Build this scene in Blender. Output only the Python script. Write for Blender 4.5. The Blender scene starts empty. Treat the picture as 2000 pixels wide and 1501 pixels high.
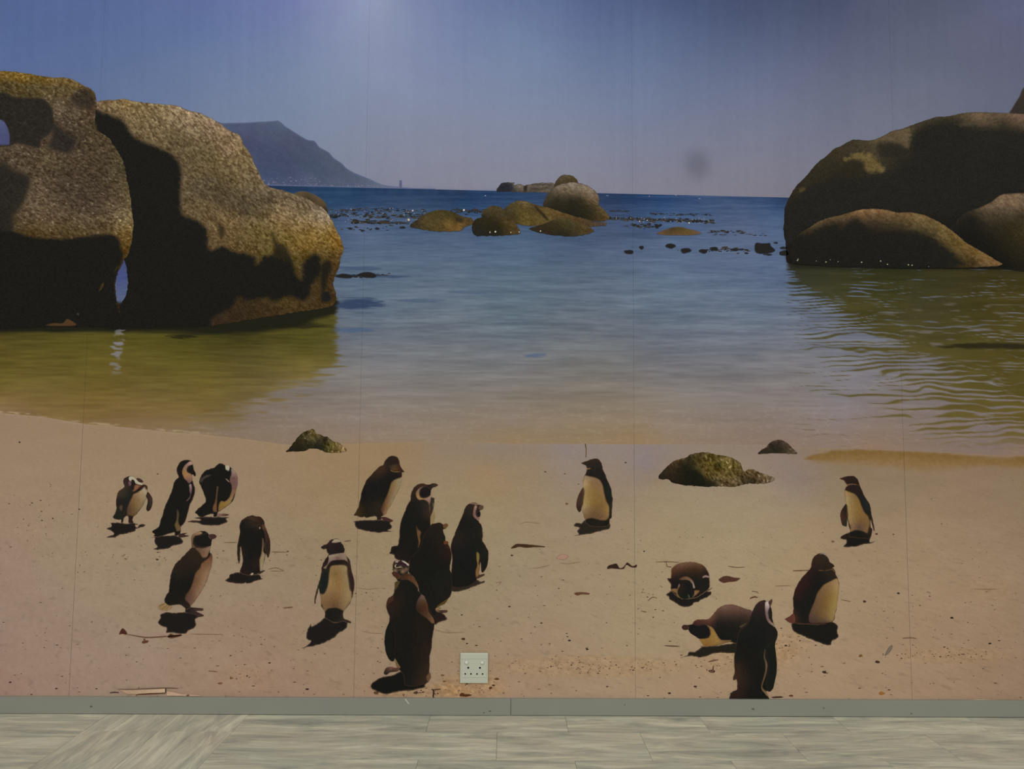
import bpy, bmesh, math, random
import numpy as np
from mathutils import Vector, Matrix
from mathutils.geometry import delaunay_2d_cdt

random.seed(7)
RNG = np.random.RandomState(7)
SC = bpy.context.scene
COL = SC.collection

# ------------------------------------------------------------------ camera, light, exposure
F_PX, PITCH, YAW, ROLL, DIST, CAM_Z = 1480.0, 0.0797, 0.0095, 0.0072, 2.7644, 0.95
FWD = np.array([math.sin(YAW) * math.cos(PITCH), math.cos(YAW) * math.cos(PITCH), math.sin(PITCH)])
_r0 = np.array([math.cos(YAW), -math.sin(YAW), 0.0])
_u0 = np.cross(_r0, FWD)
RIGHT = math.cos(ROLL) * _r0 + math.sin(ROLL) * _u0
UP = -math.sin(ROLL) * _r0 + math.cos(ROLL) * _u0
CAM_P = np.array([0.0, -DIST, CAM_Z])

cam_d = bpy.data.cameras.new('camera')
cam_d.sensor_width = 36.0
cam_d.lens = F_PX * 36.0 / 2000.0
cam_d.clip_start = 0.05
cam = bpy.data.objects.new('camera', cam_d)
COL.objects.link(cam)
cam.matrix_world = Matrix(((RIGHT[0], UP[0], -FWD[0], CAM_P[0]),
                           (RIGHT[1], UP[1], -FWD[1], CAM_P[1]),
                           (RIGHT[2], UP[2], -FWD[2], CAM_P[2]),
                           (0, 0, 0, 1)))
SC.camera = cam

world = bpy.data.worlds.new('room_light')
SC.world = world
world.use_nodes = True
bg = world.node_tree.nodes['Background']
bg.inputs['Color'].default_value = (0.985, 0.99, 1.0, 1)
bg.inputs['Strength'].default_value = 0.42


def area(name, loc, rot, sx, sy, power, color=(0.985, 0.985, 0.985)):
    d = bpy.data.lights.new(name, 'AREA')
    d.shape = 'RECTANGLE'
    d.size, d.size_y = sx, sy
    d.energy = power
    d.color = color
    o = bpy.data.objects.new(name, d)
    o.location = loc
    o.rotation_euler = rot
    COL.objects.link(o)
    return o


# two wide overhead area lamps, added out of view to light the wall evenly
area('added_top_light', (0.0, -3.8, 3.4), (math.radians(35), 0, 0), 9.0, 0.7, 62)
area('added_top_light', (0.0, -6.6, 3.4), (math.radians(50), 0, 0), 9.0, 0.7, 76)

SC.view_settings.view_transform = 'Standard'
SC.view_settings.look = 'None'
SC.view_settings.gamma = 1.0
SC.view_settings.exposure = 0.0
SC.view_settings.use_curve_mapping = False
ILLUM = 0.615          # how much of the light a white sheet on the wall sends back


# ------------------------------------------------------------------ helpers
def to_wall(u, v, y=0.0):
    """print coordinates of the mural (2000 units wide) -> metres on the wall plane"""
    u = np.asarray(u, float); v = np.asarray(v, float)
    a = (u - 1000.0) / F_PX; b = (750.5 - v) / F_PX
    d = FWD[None, :] + a.reshape(-1, 1) * RIGHT[None, :] + b.reshape(-1, 1) * UP[None, :]
    t = (y - CAM_P[1]) / d[:, 1]
    P = CAM_P[None, :] + t[:, None] * d
    return P[:, 0], P[:, 2]


def to_print(X, Z):
    X = np.asarray(X, float); Z = np.asarray(Z, float)
    d = np.stack([X - CAM_P[0], np.full_like(X, -CAM_P[1]), Z - CAM_P[2]], 1)
    w = d @ FWD
    return 1000 + F_PX * (d @ RIGHT) / w, 750.5 - F_PX * (d @ UP) / w


def lin(c):
    c = np.asarray(c, float) / 255.0
    return np.where(c <= 0.04045, c / 12.92, ((np.maximum(c, 0) + 0.055) / 1.055) ** 2.4)


def sstep(a, b, x):
    t = np.clip((x - a) / (b - a), 0, 1)
    return t * t * (3 - 2 * t)


def _hash(ix, iy, seed):
    h = (ix.astype(np.int64) * 374761393 + iy.astype(np.int64) * 668265263 + seed * 982451653) & 0xFFFFFFFF
    h = ((h ^ (h >> 13)) * 1274126177) & 0xFFFFFFFF
    h = ((h ^ (h >> 16)) * 2246822519) & 0xFFFFFFFF
    return ((h ^ (h >> 15)) & 0xFFFFFF) / float(0xFFFFFF)


def vnoise(x, y, seed=0):
    """smooth value noise, -1..1"""
    ix = np.floor(x); iy = np.floor(y)
    fx = x - ix; fy = y - iy
    fx = fx * fx * (3 - 2 * fx); fy = fy * fy * (3 - 2 * fy)
    a = _hash(ix, iy, seed); b = _hash(ix + 1, iy, seed)
    c = _hash(ix, iy + 1, seed); d = _hash(ix + 1, iy + 1, seed)
    return 2 * ((a * (1 - fx) + b * fx) * (1 - fy) + (c * (1 - fx) + d * fx) * fy) - 1


def fbm(x, y, seed=0, octaves=3, gain=0.5):
    s = 0; a = 1.0; t = 0
    for o in range(octaves):
        s = s + a * vnoise(x * 2 ** o + 17.3 * o, y * 2 ** o - 9.1 * o, seed + o)
        t += a; a *= gain
    return s / t


class Field:
    """smooth colour field through sampled colours [(u, v, (r, g, b)), ...]"""
    def __init__(self, samples, su=1.0, sv=1.0):
        self.su, self.sv = su, sv
        self.p = np.array([(s[0] * su, s[1] * sv) for s in samples], float)
        c = np.array([s[2] for s in samples], float)
        n = len(samples)
        D = np.sqrt(((self.p[:, None, :] - self.p[None, :, :]) ** 2).sum(2))
        A = np.zeros((n + 1, n + 1)); A[:n, :n] = D; A[:n, n] = 1; A[n, :n] = 1
        rhs = np.zeros((n + 1, 3)); rhs[:n] = c
        self.w = np.linalg.lstsq(A, rhs, rcond=None)[0]

    def __call__(self, u, v):
        out = np.empty((len(u), 3))
        for i in range(0, len(u), 40000):
            q = np.stack([u[i:i + 40000] * self.su, v[i:i + 40000] * self.sv], 1)
            D = np.sqrt(((q[:, None, :] - self.p[None, :, :]) ** 2).sum(2))
            out[i:i + 40000] = D @ self.w[:-1] + self.w[-1]
        return out


def catmull(pts, step=2.5, closed=True):
    P = np.array(pts, float); n = len(P); out = []
    rng = range(n) if closed else range(n - 1)
    for i in rng:
        if closed:
            p0, p1, p2, p3 = P[i - 1], P[i], P[(i + 1) % n], P[(i + 2) % n]
        else:
            p0, p1, p2, p3 = P[max(i - 1, 0)], P[i], P[i + 1], P[min(i + 2, n - 1)]
        L = np.linalg.norm(p2 - p1)
        k = max(1, int(round(L / step)))
        # shorten the tangents beside a sharp turn so tips stay tips
        m1 = (p2 - p0) * 0.5; m2 = (p3 - p1) * 0.5
        for m, other in ((m1, L), (m2, L)):
            ln = np.linalg.norm(m)
            if ln > other: m *= other / ln
        for j in range(k):
            t = j / k; t2 = t * t; t3 = t2 * t
            out.append((2 * t3 - 3 * t2 + 1) * p1 + (t3 - 2 * t2 + t) * m1 + (-2 * t3 + 3 * t2) * p2 + (t3 - t2) * m2)
    if not closed: out.append(P[-1])
    return np.array(out)


def poly_sd(u, v, poly):
    """signed distance to a closed polygon, positive inside"""
    d2 = np.full(len(u), 1e18); ins = np.zeros(len(u), bool)
    n = len(poly)
    for i in range(n):
        ax, ay = poly[i]; bx, by = poly[(i + 1) % n]
        ex, ey = bx - ax, by - ay
        L = ex * ex + ey * ey
        if L < 1e-12: continue
        wx = u - ax; wy = v - ay
        t = np.clip((wx * ex + wy * ey) / L, 0, 1)
        dx = wx - t * ex; dy = wy - t * ey
        d2 = np.minimum(d2, dx * dx + dy * dy)
        c = ((ay <= v) & (by > v)) | ((by <= v) & (ay > v))
        if c.any():
            xi = ax + (v - ay) / (ey if ey else 1e-12) * ex
            ins ^= c & (u < xi)
    d = np.sqrt(d2)
    return np.where(ins, d, -d)


def mesh_np(name, verts, faces, cols=None, mat=None, parent=None, smooth=False):
    me = bpy.data.meshes.new(name)
    nv = len(verts); nf = len(faces); k = faces.shape[1]
    me.vertices.add(nv)
    me.vertices.foreach_set('co', np.asarray(verts, np.float32).ravel())
    me.loops.add(nf * k)
    me.loops.foreach_set('vertex_index', faces.astype(np.int32).ravel())
    me.polygons.add(nf)
    me.polygons.foreach_set('loop_start', (np.arange(nf) * k).astype(np.int32))
    me.polygons.foreach_set('loop_total', np.full(nf, k, np.int32))
    me.update(calc_edges=True)
    if cols is not None:
        at = me.color_attributes.new('print_colour', 'FLOAT_COLOR', 'POINT')
        rgba = np.ones((nv, 4), np.float32); rgba[:, :3] = cols
        at.data.foreach_set('color', rgba.ravel())
    if mat: me.materials.append(mat)
    o = bpy.data.objects.new(name, me)
    COL.objects.link(o)
    if parent: o.parent = parent
    return o


def bm_obj(name, bm, mat, parent=None, smooth=False):
    me = bpy.data.meshes.new(name)
    bm.normal_update()
    bm.to_mesh(me); bm.free()
    if smooth:
        for p in me.polygons: p.use_smooth = True
    if mat: me.materials.append(mat)
    o = bpy.data.objects.new(name, me)
    COL.objects.link(o)
    if parent: o.parent = parent
    return o


def add_box(bm, x0, x1, y0, y1, z0, z1, bev=0.0):
    r = bmesh.ops.create_cube(bm, size=1.0)
    for w in r['verts']:
        w.co = Vector((x0 + (w.co.x + .5) * (x1 - x0), y0 + (w.co.y + .5) * (y1 - y0), z0 + (w.co.z + .5) * (z1 - z0)))
    if bev:
        es = list({e for w in r['verts'] for e in w.link_edges})
        bmesh.ops.bevel(bm, geom=es, offset=bev, segments=2, profile=0.6, affect='EDGES')


# ------------------------------------------------------------------ materials
def new_mat(name):
    m = bpy.data.materials.new(name); m.use_nodes = True
    nt = m.node_tree
    return m, nt, nt.nodes['Principled BSDF']


def print_material(name, grain=0.10, scale=900.0, stretch=(1, 1, 1), contrast=0.0, cscale=200.0, rot=0.0):
    m, nt, p = new_mat(name)
    at = nt.nodes.new('ShaderNodeAttribute'); at.attribute_name = 'print_colour'
    tc = nt.nodes.new('ShaderNodeTexCoord')
    mp = nt.nodes.new('ShaderNodeMapping'); mp.inputs['Scale'].default_value = stretch
    mp.inputs['Rotation'].default_value = (0, rot, 0)
    nt.links.new(tc.outputs['Object'], mp.inputs['Vector'])

    def factor(scale, amount, detail):
        n = nt.nodes.new('ShaderNodeTexNoise')
        n.inputs['Scale'].default_value = scale; n.inputs['Detail'].default_value = detail
        nt.links.new(mp.outputs['Vector'], n.inputs['Vector'])
        r = nt.nodes.new('ShaderNodeMapRange')
        r.inputs['From Min'].default_value = 0.28; r.inputs['From Max'].default_value = 0.72
        r.inputs['To Min'].default_value = 1 - amount; r.inputs['To Max'].default_value = 1 + amount
        nt.links.new(n.outputs['Fac'], r.inputs['Value'])
        return r.outputs['Result']
    f = factor(scale, grain, 1.0)
    if contrast:
        g = factor(cscale, contrast, 2.0)
        mu = nt.nodes.new('ShaderNodeMath'); mu.operation = 'MULTIPLY'
        nt.links.new(f, mu.inputs[0]); nt.links.new(g, mu.inputs[1]); f = mu.outputs[0]
    vm = nt.nodes.new('ShaderNodeVectorMath'); vm.operation = 'SCALE'
    nt.links.new(at.outputs['Color'], vm.inputs[0]); nt.links.new(f, vm.inputs['Scale'])
    nt.links.new(vm.outputs['Vector'], p.inputs['Base Color'])
    p.inputs['Roughness'].default_value = 0.6
    p.inputs['Specular IOR Level'].default_value = 0.03
    return m


def plain(name, rgb, rough=0.5, spec=0.3, illum=None, noise=0.0, nscale=60):
    m, nt, p = new_mat(name)
    c = lin(rgb) / (illum or ILLUM)
    p.inputs['Roughness'].default_value = rough
    p.inputs['Specular IOR Level'].default_value = spec
    if noise:
        tc = nt.nodes.new('ShaderNodeTexCoord'); n = nt.nodes.new('ShaderNodeTexNoise')
        n.inputs['Scale'].default_value = nscale; n.inputs['Detail'].default_value = 4
        nt.links.new(tc.outputs['Object'], n.inputs['Vector'])
        mx = nt.nodes.new('ShaderNodeMix'); mx.data_type = 'RGBA'
        mx.inputs['A'].default_value = (*(c * (1 - noise)), 1); mx.inputs['B'].default_value = (*(c * (1 + noise)), 1)
        nt.links.new(n.outputs['Fac'], mx.inputs['Factor'])
        nt.links.new(mx.outputs['Result'], p.inputs['Base Color'])
    else:
        p.inputs['Base Color'].default_value = (*c, 1)
    return m


M_PAPER = print_material('printed_wallpaper', 0.035, 700)
M_SAND = print_material('printed_sand_paper', 0.05, 420, (1, 1, 2.0), 0.03, 90)
M_ROCK = print_material('printed_rock_paper', 0.20, 420, (1, 1, 1.5), 0.26, 190, 0.6)
M_PENGUIN = print_material('printed_penguin_paper', 0.10, 520, (1.4, 1, 1), 0.08, 150)


# ------------------------------------------------------------------ setting: wall, floor, skirting
SKIRT_TOP = 0.0585
M_WALL = plain('painted_plaster', (92, 84, 76), 0.8, 0.1, noise=0.05)
bm = bmesh.new(); add_box(bm, -3.2, 3.2, 0.0, 0.12, -0.02, 3.3)
wall = bm_obj('wall_back', bm, M_WALL); wall['kind'] = 'structure'

M_GROUT = plain('dark_floor_joint', (84, 80, 68), 0.9, 0.1)
bm = bmesh.new(); add_box(bm, -3.2, 3.2, -4.2, 0.0, -0.08, -0.002)
floor = bm_obj('floor', bm, M_GROUT); floor['kind'] = 'structure'


def marble():
    m, nt, p = new_mat('veined_grey_marble')
    tc = nt.nodes.new('ShaderNodeTexCoord'); oi = nt.nodes.new('ShaderNodeObjectInfo')
    add = nt.nodes.new('ShaderNodeVectorMath'); add.operation = 'ADD'
    sc = nt.nodes.new('ShaderNodeVectorMath'); sc.operation = 'SCALE'; sc.inputs['Scale'].default_value = 37.0
    nt.links.new(oi.outputs['Random'], sc.inputs[0])
    nt.links.new(tc.outputs['Object'], add.inputs[0]); nt.links.new(sc.outputs['Vector'], add.inputs[1])
    mp = nt.nodes.new('ShaderNodeMapping'); mp.inputs['Scale'].default_value = (3.2, 20.0, 5.0)
    mp.inputs['Rotation'].default_value = (0, 0, 0.05)
    nt.links.new(add.outputs['Vector'], mp.inputs['Vector'])
    n = nt.nodes.new('ShaderNodeTexNoise'); n.inputs['Scale'].default_value = 1.0
    n.inputs['Detail'].default_value = 8; n.inputs['Roughness'].default_value = 0.7; n.inputs['Distortion'].default_value = 0.7
    nt.links.new(mp.outputs['Vector'], n.inputs['Vector'])
    r = nt.nodes.new('ShaderNodeValToRGB')
    els = r.color_ramp.elements
    k = 0.50
    cs = [(0.25, (96, 98, 94)), (0.41, (136, 135, 123)), (0.53, (155, 152, 136)), (0.70, (184, 180, 160))]
    els[0].position, els[0].color = cs[0][0], (*(lin(cs[0][1]) / k), 1)
    els[1].position, els[1].color = cs[3][0], (*(lin(cs[3][1]) / k), 1)
    for pos, c in cs[1:3]:
        e = els.new(pos); e.color = (*(lin(c) / k), 1)
    nt.links.new(n.outputs['Fac'], r.inputs['Fac'])
    # soft warm / cool blotches
    n2 = nt.nodes.new('ShaderNodeTexNoise'); n2.inputs['Scale'].default_value = 7.0
    nt.links.new(add.outputs['Vector'], n2.inputs['Vector'])
    mx = nt.nodes.new('ShaderNodeMix'); mx.data_type = 'RGBA'; mx.blend_type = 'MULTIPLY'
    mx.inputs['Factor'].default_value = 1.0
    r2 = nt.nodes.new('ShaderNodeValToRGB')
    r2.color_ramp.elements[0].position = 0.3; r2.color_ramp.elements[0].color = (1.0, 0.965, 0.93, 1)
    r2.color_ramp.elements[1].position = 0.7; r2.color_ramp.elements[1].color = (0.96, 1.0, 0.975, 1)
    nt.links.new(n2.outputs['Fac'], r2.inputs['Fac'])
    nt.links.new(r.outputs['Color'], mx.inputs['A']); nt.links.new(r2.outputs['Color'], mx.inputs['B'])
    nt.links.new(mx.outputs['Result'], p.inputs['Base Color'])
    p.inputs['Roughness'].default_value = 0.45
    p.inputs['Specular IOR Level'].default_value = 0.15
    return m


M_MARBLE = marble()
TILE_MESH = {}


def tile(x0, x1, y0, y1, along_y=False):
    """one stone tile; its own long axis is local x so the veins run along it"""
    g = 0.0009
    L, Wd = (x1 - x0 - g, y1 - y0 - g)
    if along_y: L, Wd = Wd, L
    key = (round(L, 4), round(Wd, 4))
    if key not in TILE_MESH:
        b = bmesh.new(); add_box(b, -L / 2, L / 2, -Wd / 2, Wd / 2, -0.008, 0.0)
        me = bpy.data.meshes.new('tile'); b.to_mesh(me); b.free(); me.materials.append(M_MARBLE)
        TILE_MESH[key] = me
    o = bpy.data.objects.new('tile', TILE_MESH[key])
    o.location = ((x0 + x1) / 2, (y0 + y1) / 2, random.uniform(-0.0003, 0.0002))
    if along_y: o.rotation_euler = (0, 0, math.pi / 2)
    o.parent = floor
    COL.objects.link(o)


ROWS = [0.0, -0.1658, -0.3878, -0.6098, -0.8318, -1.0538]
BX = [-1.3812, -1.1348, -0.8912]
TL = 0.474
for i in range(len(ROWS) - 1):
    ya, yb = ROWS[i + 1], ROWS[i]
    off = -0.0167 if i % 2 == 1 else -0.2529
    xs = [BX[2]] + [x for x in (off + TL * k for k in range(0, 8)) if BX[2] + 0.05 < x < 3.1] + [3.15]
    for a, b in zip(xs, xs[1:]): tile(a, b, ya, yb)
    xs = [-3.15] + [x for x in (BX[0] - 0.31 * (i % 2) - TL * k for k in range(4, 0, -1)) if x > -3.1] + [BX[0]]
    for a, b in zip(xs, xs[1:]): tile(a, b, ya, yb)
for a, b in zip(BX, BX[1:]):
    for y0, y1 in ((-0.1658, 0.0), (-0.6398, -0.1658), (-1.0538, -0.6398)): tile(a, b, y0, y1, True)

M_SKIRT = plain('grey_skirting_paint', (116, 117, 107), 0.5, 0.15, illum=0.545, noise=0.05, nscale=9)
SKX = 0.030
skirt = bpy.data.objects.new('baseboard_back', None); COL.objects.link(skirt); skirt['kind'] = 'structure'
for x0, x1, dz in ((-3.15, SKX - 0.0006, 0.0), (SKX + 0.0006, 3.15, 0.0004)):
    bm = bmesh.new(); add_box(bm, x0, x1, -0.012, -0.0005, 0.0015 + dz, SKIRT_TOP + dz * 0.5, 0.0012)
    bm_obj('skirting_board', bm, M_SKIRT, skirt)
M_PALE = plain('pale_scratch', (168, 164, 148), 0.7, 0.1)
M_DARKSPOT = plain('dark_scuff', (88, 90, 82), 0.7, 0.1)


def on_skirt(name, pts, mat):
    X, Z = to_wall([q[0] for q in pts], [q[1] for q in pts], -0.0124)
    b = bmesh.new()
    vs = [b.verts.new((x, -0.0124, z)) for x, z in zip(X, Z)]
    b.faces.new(vs[::-1])
    bm_obj(name, b, mat, skirt)


on_skirt('scratch', [(790, 1364.5), (793, 1364.2), (800, 1374), (797.5, 1374.5)], M_PALE)
for cx, cy, r in ((957, 1388, 1.6), (945, 1391, 1.3), (1471, 1384, 2.0), (1609, 1382, 1.3), (178, 1379, 2.0), (1780, 1393, 1.4), (1220, 1376, 1.0)):
    on_skirt('scuff', [(cx + r * 1.5 * math.cos(a), cy + r * math.sin(a)) for a in np.linspace(0, 6.283, 8)[:-1]], M_DARKSPOT)

# ------------------------------------------------------------------ the mural
mural = bpy.data.objects.new('wall_mural', None)
COL.objects.link(mural)
mural['label'] = 'wall-sized photo print of penguins on a boulder beach, pasted in strips above grey skirting'
mural['category'] = 'mural'
GAP = 0.0003     # thickness of one layer of the print


def layer_y(k): return -0.0012 - GAP * k


def horizon(u): return 362.3 + (u - 528.0) * 0.0231
SHORE_U = [-400, 0, 80, 170, 245, 330, 400, 480, 560, 680, 850, 1000, 1480, 1560, 1700, 1850, 2000, 2400]
SHORE_V = [790, 806, 813, 828, 834, 843, 848, 857, 868, 866, 862, 866, 868, 872, 878, 884, 890, 905]


def shore(u): return np.interp(u, SHORE_U, SHORE_V)


SKY = Field([
    (-200, -150, (72, 90, 132)), (0, 0, (80, 98, 140)), (55, 50, (83, 102, 144)), (200, 0, (85, 102, 145)), (400, 0, (93, 108, 152)), (400, 60, (94, 112, 152)), (560, 0, (110, 120, 164)),
    (640, 0, (126, 134, 172)), (720, 0, (138, 147, 178)), (750, 15, (136, 146, 172)), (800, 5, (124, 134, 168)), (900, 0, (108, 120, 158)), (1000, 0, (98, 112, 150)), (1000, 60, (109, 125, 157)),
    (1150, 0, (84, 98, 136)), (1300, 0, (75, 87, 122)), (1300, 60, (87, 101, 134)), (1450, 0, (70, 79, 108)), (1450, 60, (80, 91, 120)), (1600, 0, (72, 80, 104)), (1800, 0, (82, 87, 108)), (1800, 60, (90, 94, 114)), (1980, 20, (92, 96, 122)),
    (2200, -100, (80, 84, 108)), (720, -160, (148, 154, 186)), (1300, -160, (66, 76, 108)), (600, 150, (119, 133, 161)), (750, 150, (131, 140, 167)),
    (0, 100, (86, 105, 147)), (200, 100, (91, 108, 147)), (300, 150, (97, 113, 148)), (400, 110, (102, 118, 154)), (860, 120, (122, 132, 164)),
    (1050, 110, (112, 127, 158)), (1240, 110, (98, 112, 144)), (1450, 110, (92, 102, 130)), (1700, 110, (92, 98, 120)), (1950, 100, (94, 97, 118)),
    (250, 180, (97, 114, 148)), (420, 200, (110, 124, 153)), (600, 220, (120, 132, 157)), (800, 220, (127, 136, 159)), (1000, 210, (122, 132, 157)), (1250, 200, (111, 122, 149)), (1500, 250, (115, 119, 139)), (1500, 180, (104, 111, 136)),
    (1700, 200, (106, 110, 128)), (1800, 170, (101, 106, 124)), (1930, 190, (98, 102, 121)), (700, 300, (124, 131, 151)), (750, 300, (126, 130, 150)), (900, 310, (129, 132, 150)), (1100, 320, (128, 130, 147)), (1300, 310, (122, 124, 142)),
    (1480, 360, (123, 121, 134)), (740, 350, (126, 129, 147)), (900, 360, (130, 130, 146)), (1150, 365, (127, 126, 141)), (1350, 370, (125, 123, 137)), (1530, 380, (120, 117, 130)),
    (2000, 300, (96, 99, 114)), (0, 300, (84, 90, 126))])

SEA = Field([
    (540, 366, (36, 53, 81)), (900, 374, (36, 53, 81)), (1200, 382, (38, 55, 85)), (1530, 390, (42, 59, 91)),
    (650, 385, (38, 65, 95)), (900, 392, (40, 65, 97)), (1250, 400, (44, 66, 101)), (1520, 405, (52, 76, 112)),
    (700, 405, (46, 68, 99)), (930, 405, (44, 68, 103)), (1300, 415, (54, 78, 114)), (1520, 430, (74, 94, 125)),
    (700, 430, (76, 92, 124)), (900, 450, (74, 90, 116)), (1200, 445, (70, 84, 112)), (1450, 450, (86, 98, 125)),
    (720, 470, (84, 101, 125)), (1000, 480, (80, 100, 124)), (1300, 480, (88, 103, 129)), (1500, 500, (84, 100, 129)),
    (720, 520, (88, 106, 125)), (1000, 530, (86, 104, 123)), (1300, 530, (90, 107, 129)), (1500, 540, (90, 105, 130)),
    (700, 570, (88, 104, 123)), (1000, 580, (90, 106, 120)), (1300, 580, (96, 111, 129)),
    (720, 620, (96, 108, 123)), (1000, 630, (97, 110, 121)), (1300, 630, (102, 113, 127)), (1480, 620, (100, 112, 129)),
    (740, 670, (108, 114, 122)), (1000, 680, (106, 112, 120)), (1300, 680, (110, 114, 123)), (1520, 680, (114, 116, 125)),
    (740, 720, (122, 120, 122)), (1000, 730, (122, 119, 119)), (1300, 730, (122, 119, 121)), (1560, 740, (126, 121, 121)),
    (700, 770, (130, 121, 113)), (1000, 780, (131, 121, 110)), (1300, 780, (132, 122, 112)), (1650, 790, (130, 122, 125)),
    (700, 820, (138, 124, 116)), (1000, 820, (139, 124, 111)), (1300, 820, (141, 126, 113)), (1650, 830, (134, 119, 114)), (1950, 850, (124, 110, 106)),
    (450, 850, (134, 115, 98)), (250, 828, (138, 115, 89)), (0, 800, (136, 111, 85)),
    (700, 858, (141, 121, 102)), (1000, 860, (144, 121, 92)), (1250, 862, (146, 122, 92)), (1480, 862, (138, 118, 104)), (1700, 872, (142, 118, 98)), (1980, 885, (138, 114, 98)),
    (-200, 780, (134, 107, 74)), (2200, 880, (130, 108, 94)), (2000, 600, (110, 112, 118)), (0, 500, (84, 100, 127))])

SAND = Field([
    (-200, 900, (148, 124, 102)), (20, 830, (150, 126, 102)), (0, 950, (155, 131, 109)), (0, 1100, (154, 131, 113)), (0, 1250, (153, 129, 114)), (0, 1350, (154, 126, 111)),
    (200, 870, (150, 127, 102)), (250, 980, (157, 135, 108)), (240, 1120, (155, 135, 113)), (250, 1280, (155, 133, 115)), (250, 1345, (153, 131, 113)),
    (450, 880, (150, 127, 102)), (560, 950, (151, 129, 102)), (560, 1080, (150, 130, 105)), (520, 1200, (153, 130, 110)), (520, 1340, (156, 129, 110)),
    (640, 905, (150, 126, 94)), (700, 880, (150, 126, 94)), (780, 870, (148, 124, 92)), (850, 882, (144, 124, 104)), (960, 875, (140, 125, 110)), (1100, 878, (140, 127, 122)), (1250, 885, (140, 127, 122)),
    (1050, 905, (146, 126, 104)), (950, 920, (152, 128, 98)), (1200, 925, (146, 128, 112)), (1260, 905, (138, 125, 124)), (1280, 940, (146, 128, 106)), (1420, 878, (142, 126, 110)), (1520, 905, (140, 123, 112)), (1560, 930, (138, 121, 112)), (1490, 955, (153, 135, 113)),
    (900, 1000, (153, 135, 106)), (1000, 1100, (154, 136, 111)), (900, 1220, (152, 133, 108)), (1050, 1230, (157, 135, 112)), (1100, 1330, (158, 136, 112)), (1000, 1355, (160, 134, 110)),
    (1300, 1000, (159, 140, 113)), (1450, 1040, (160, 141, 113)), (1300, 1250, (161, 141, 113)), (1350, 1350, (161, 136, 111)),
    (1600, 880, (141, 120, 98)), (1750, 872, (142, 119, 98)), (1900, 880, (139, 115, 96)), (1660, 912, (139, 119, 94)), (1800, 925, (140, 119, 94)), (1980, 925, (137, 115, 92)),
    (1640, 935, (140, 121, 98)), (1750, 945, (141, 121, 99)), (1950, 948, (140, 118, 97)), (1580, 1020, (159, 137, 109)), (1800, 1050, (156, 132, 106)),
    (1700, 1200, (158, 135, 109)), (1950, 1150, (156, 132, 107)), (1600, 1330, (163, 138, 113)), (1800, 1340, (158, 132, 108)), (1980, 1350, (150, 124, 102)), (2000, 1200, (152, 128, 105)), (2200, 1200, (140, 116, 95))])


def lerp(a, b, t): return a + (b - a) * np.asarray(t)[:, None]


def paint_sky(u, v):
    c = SKY(u, v)
    n = fbm(u / 5, v / 5, 3, 2) * 2.0 + fbm(u / 90, v / 60, 5, 2) * 1.6 + vnoise(u / 9, v / 400, 8) * 1.2
    c = c + n[:, None]
    # grey smudge left on the paper
    e = np.sqrt(((u - 1362) / 32) ** 2 + ((v - 322) / 36) ** 2)
    c = c * (1 - 0.13 * np.exp(-(e * 1.25) ** 3))[:, None]
    # haze and the last low coast along the horizon
    hz = horizon(u)
    k = sstep(7, 1, hz - v) * (u > 780) * (0.6 + 0.4 * vnoise(u / 14, v * 0 + 1, 6)) * sstep(1500, 800, u)
    c = lerp(c, np.array([[104, 108, 132]]), 0.45 * k)
    return c


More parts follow.
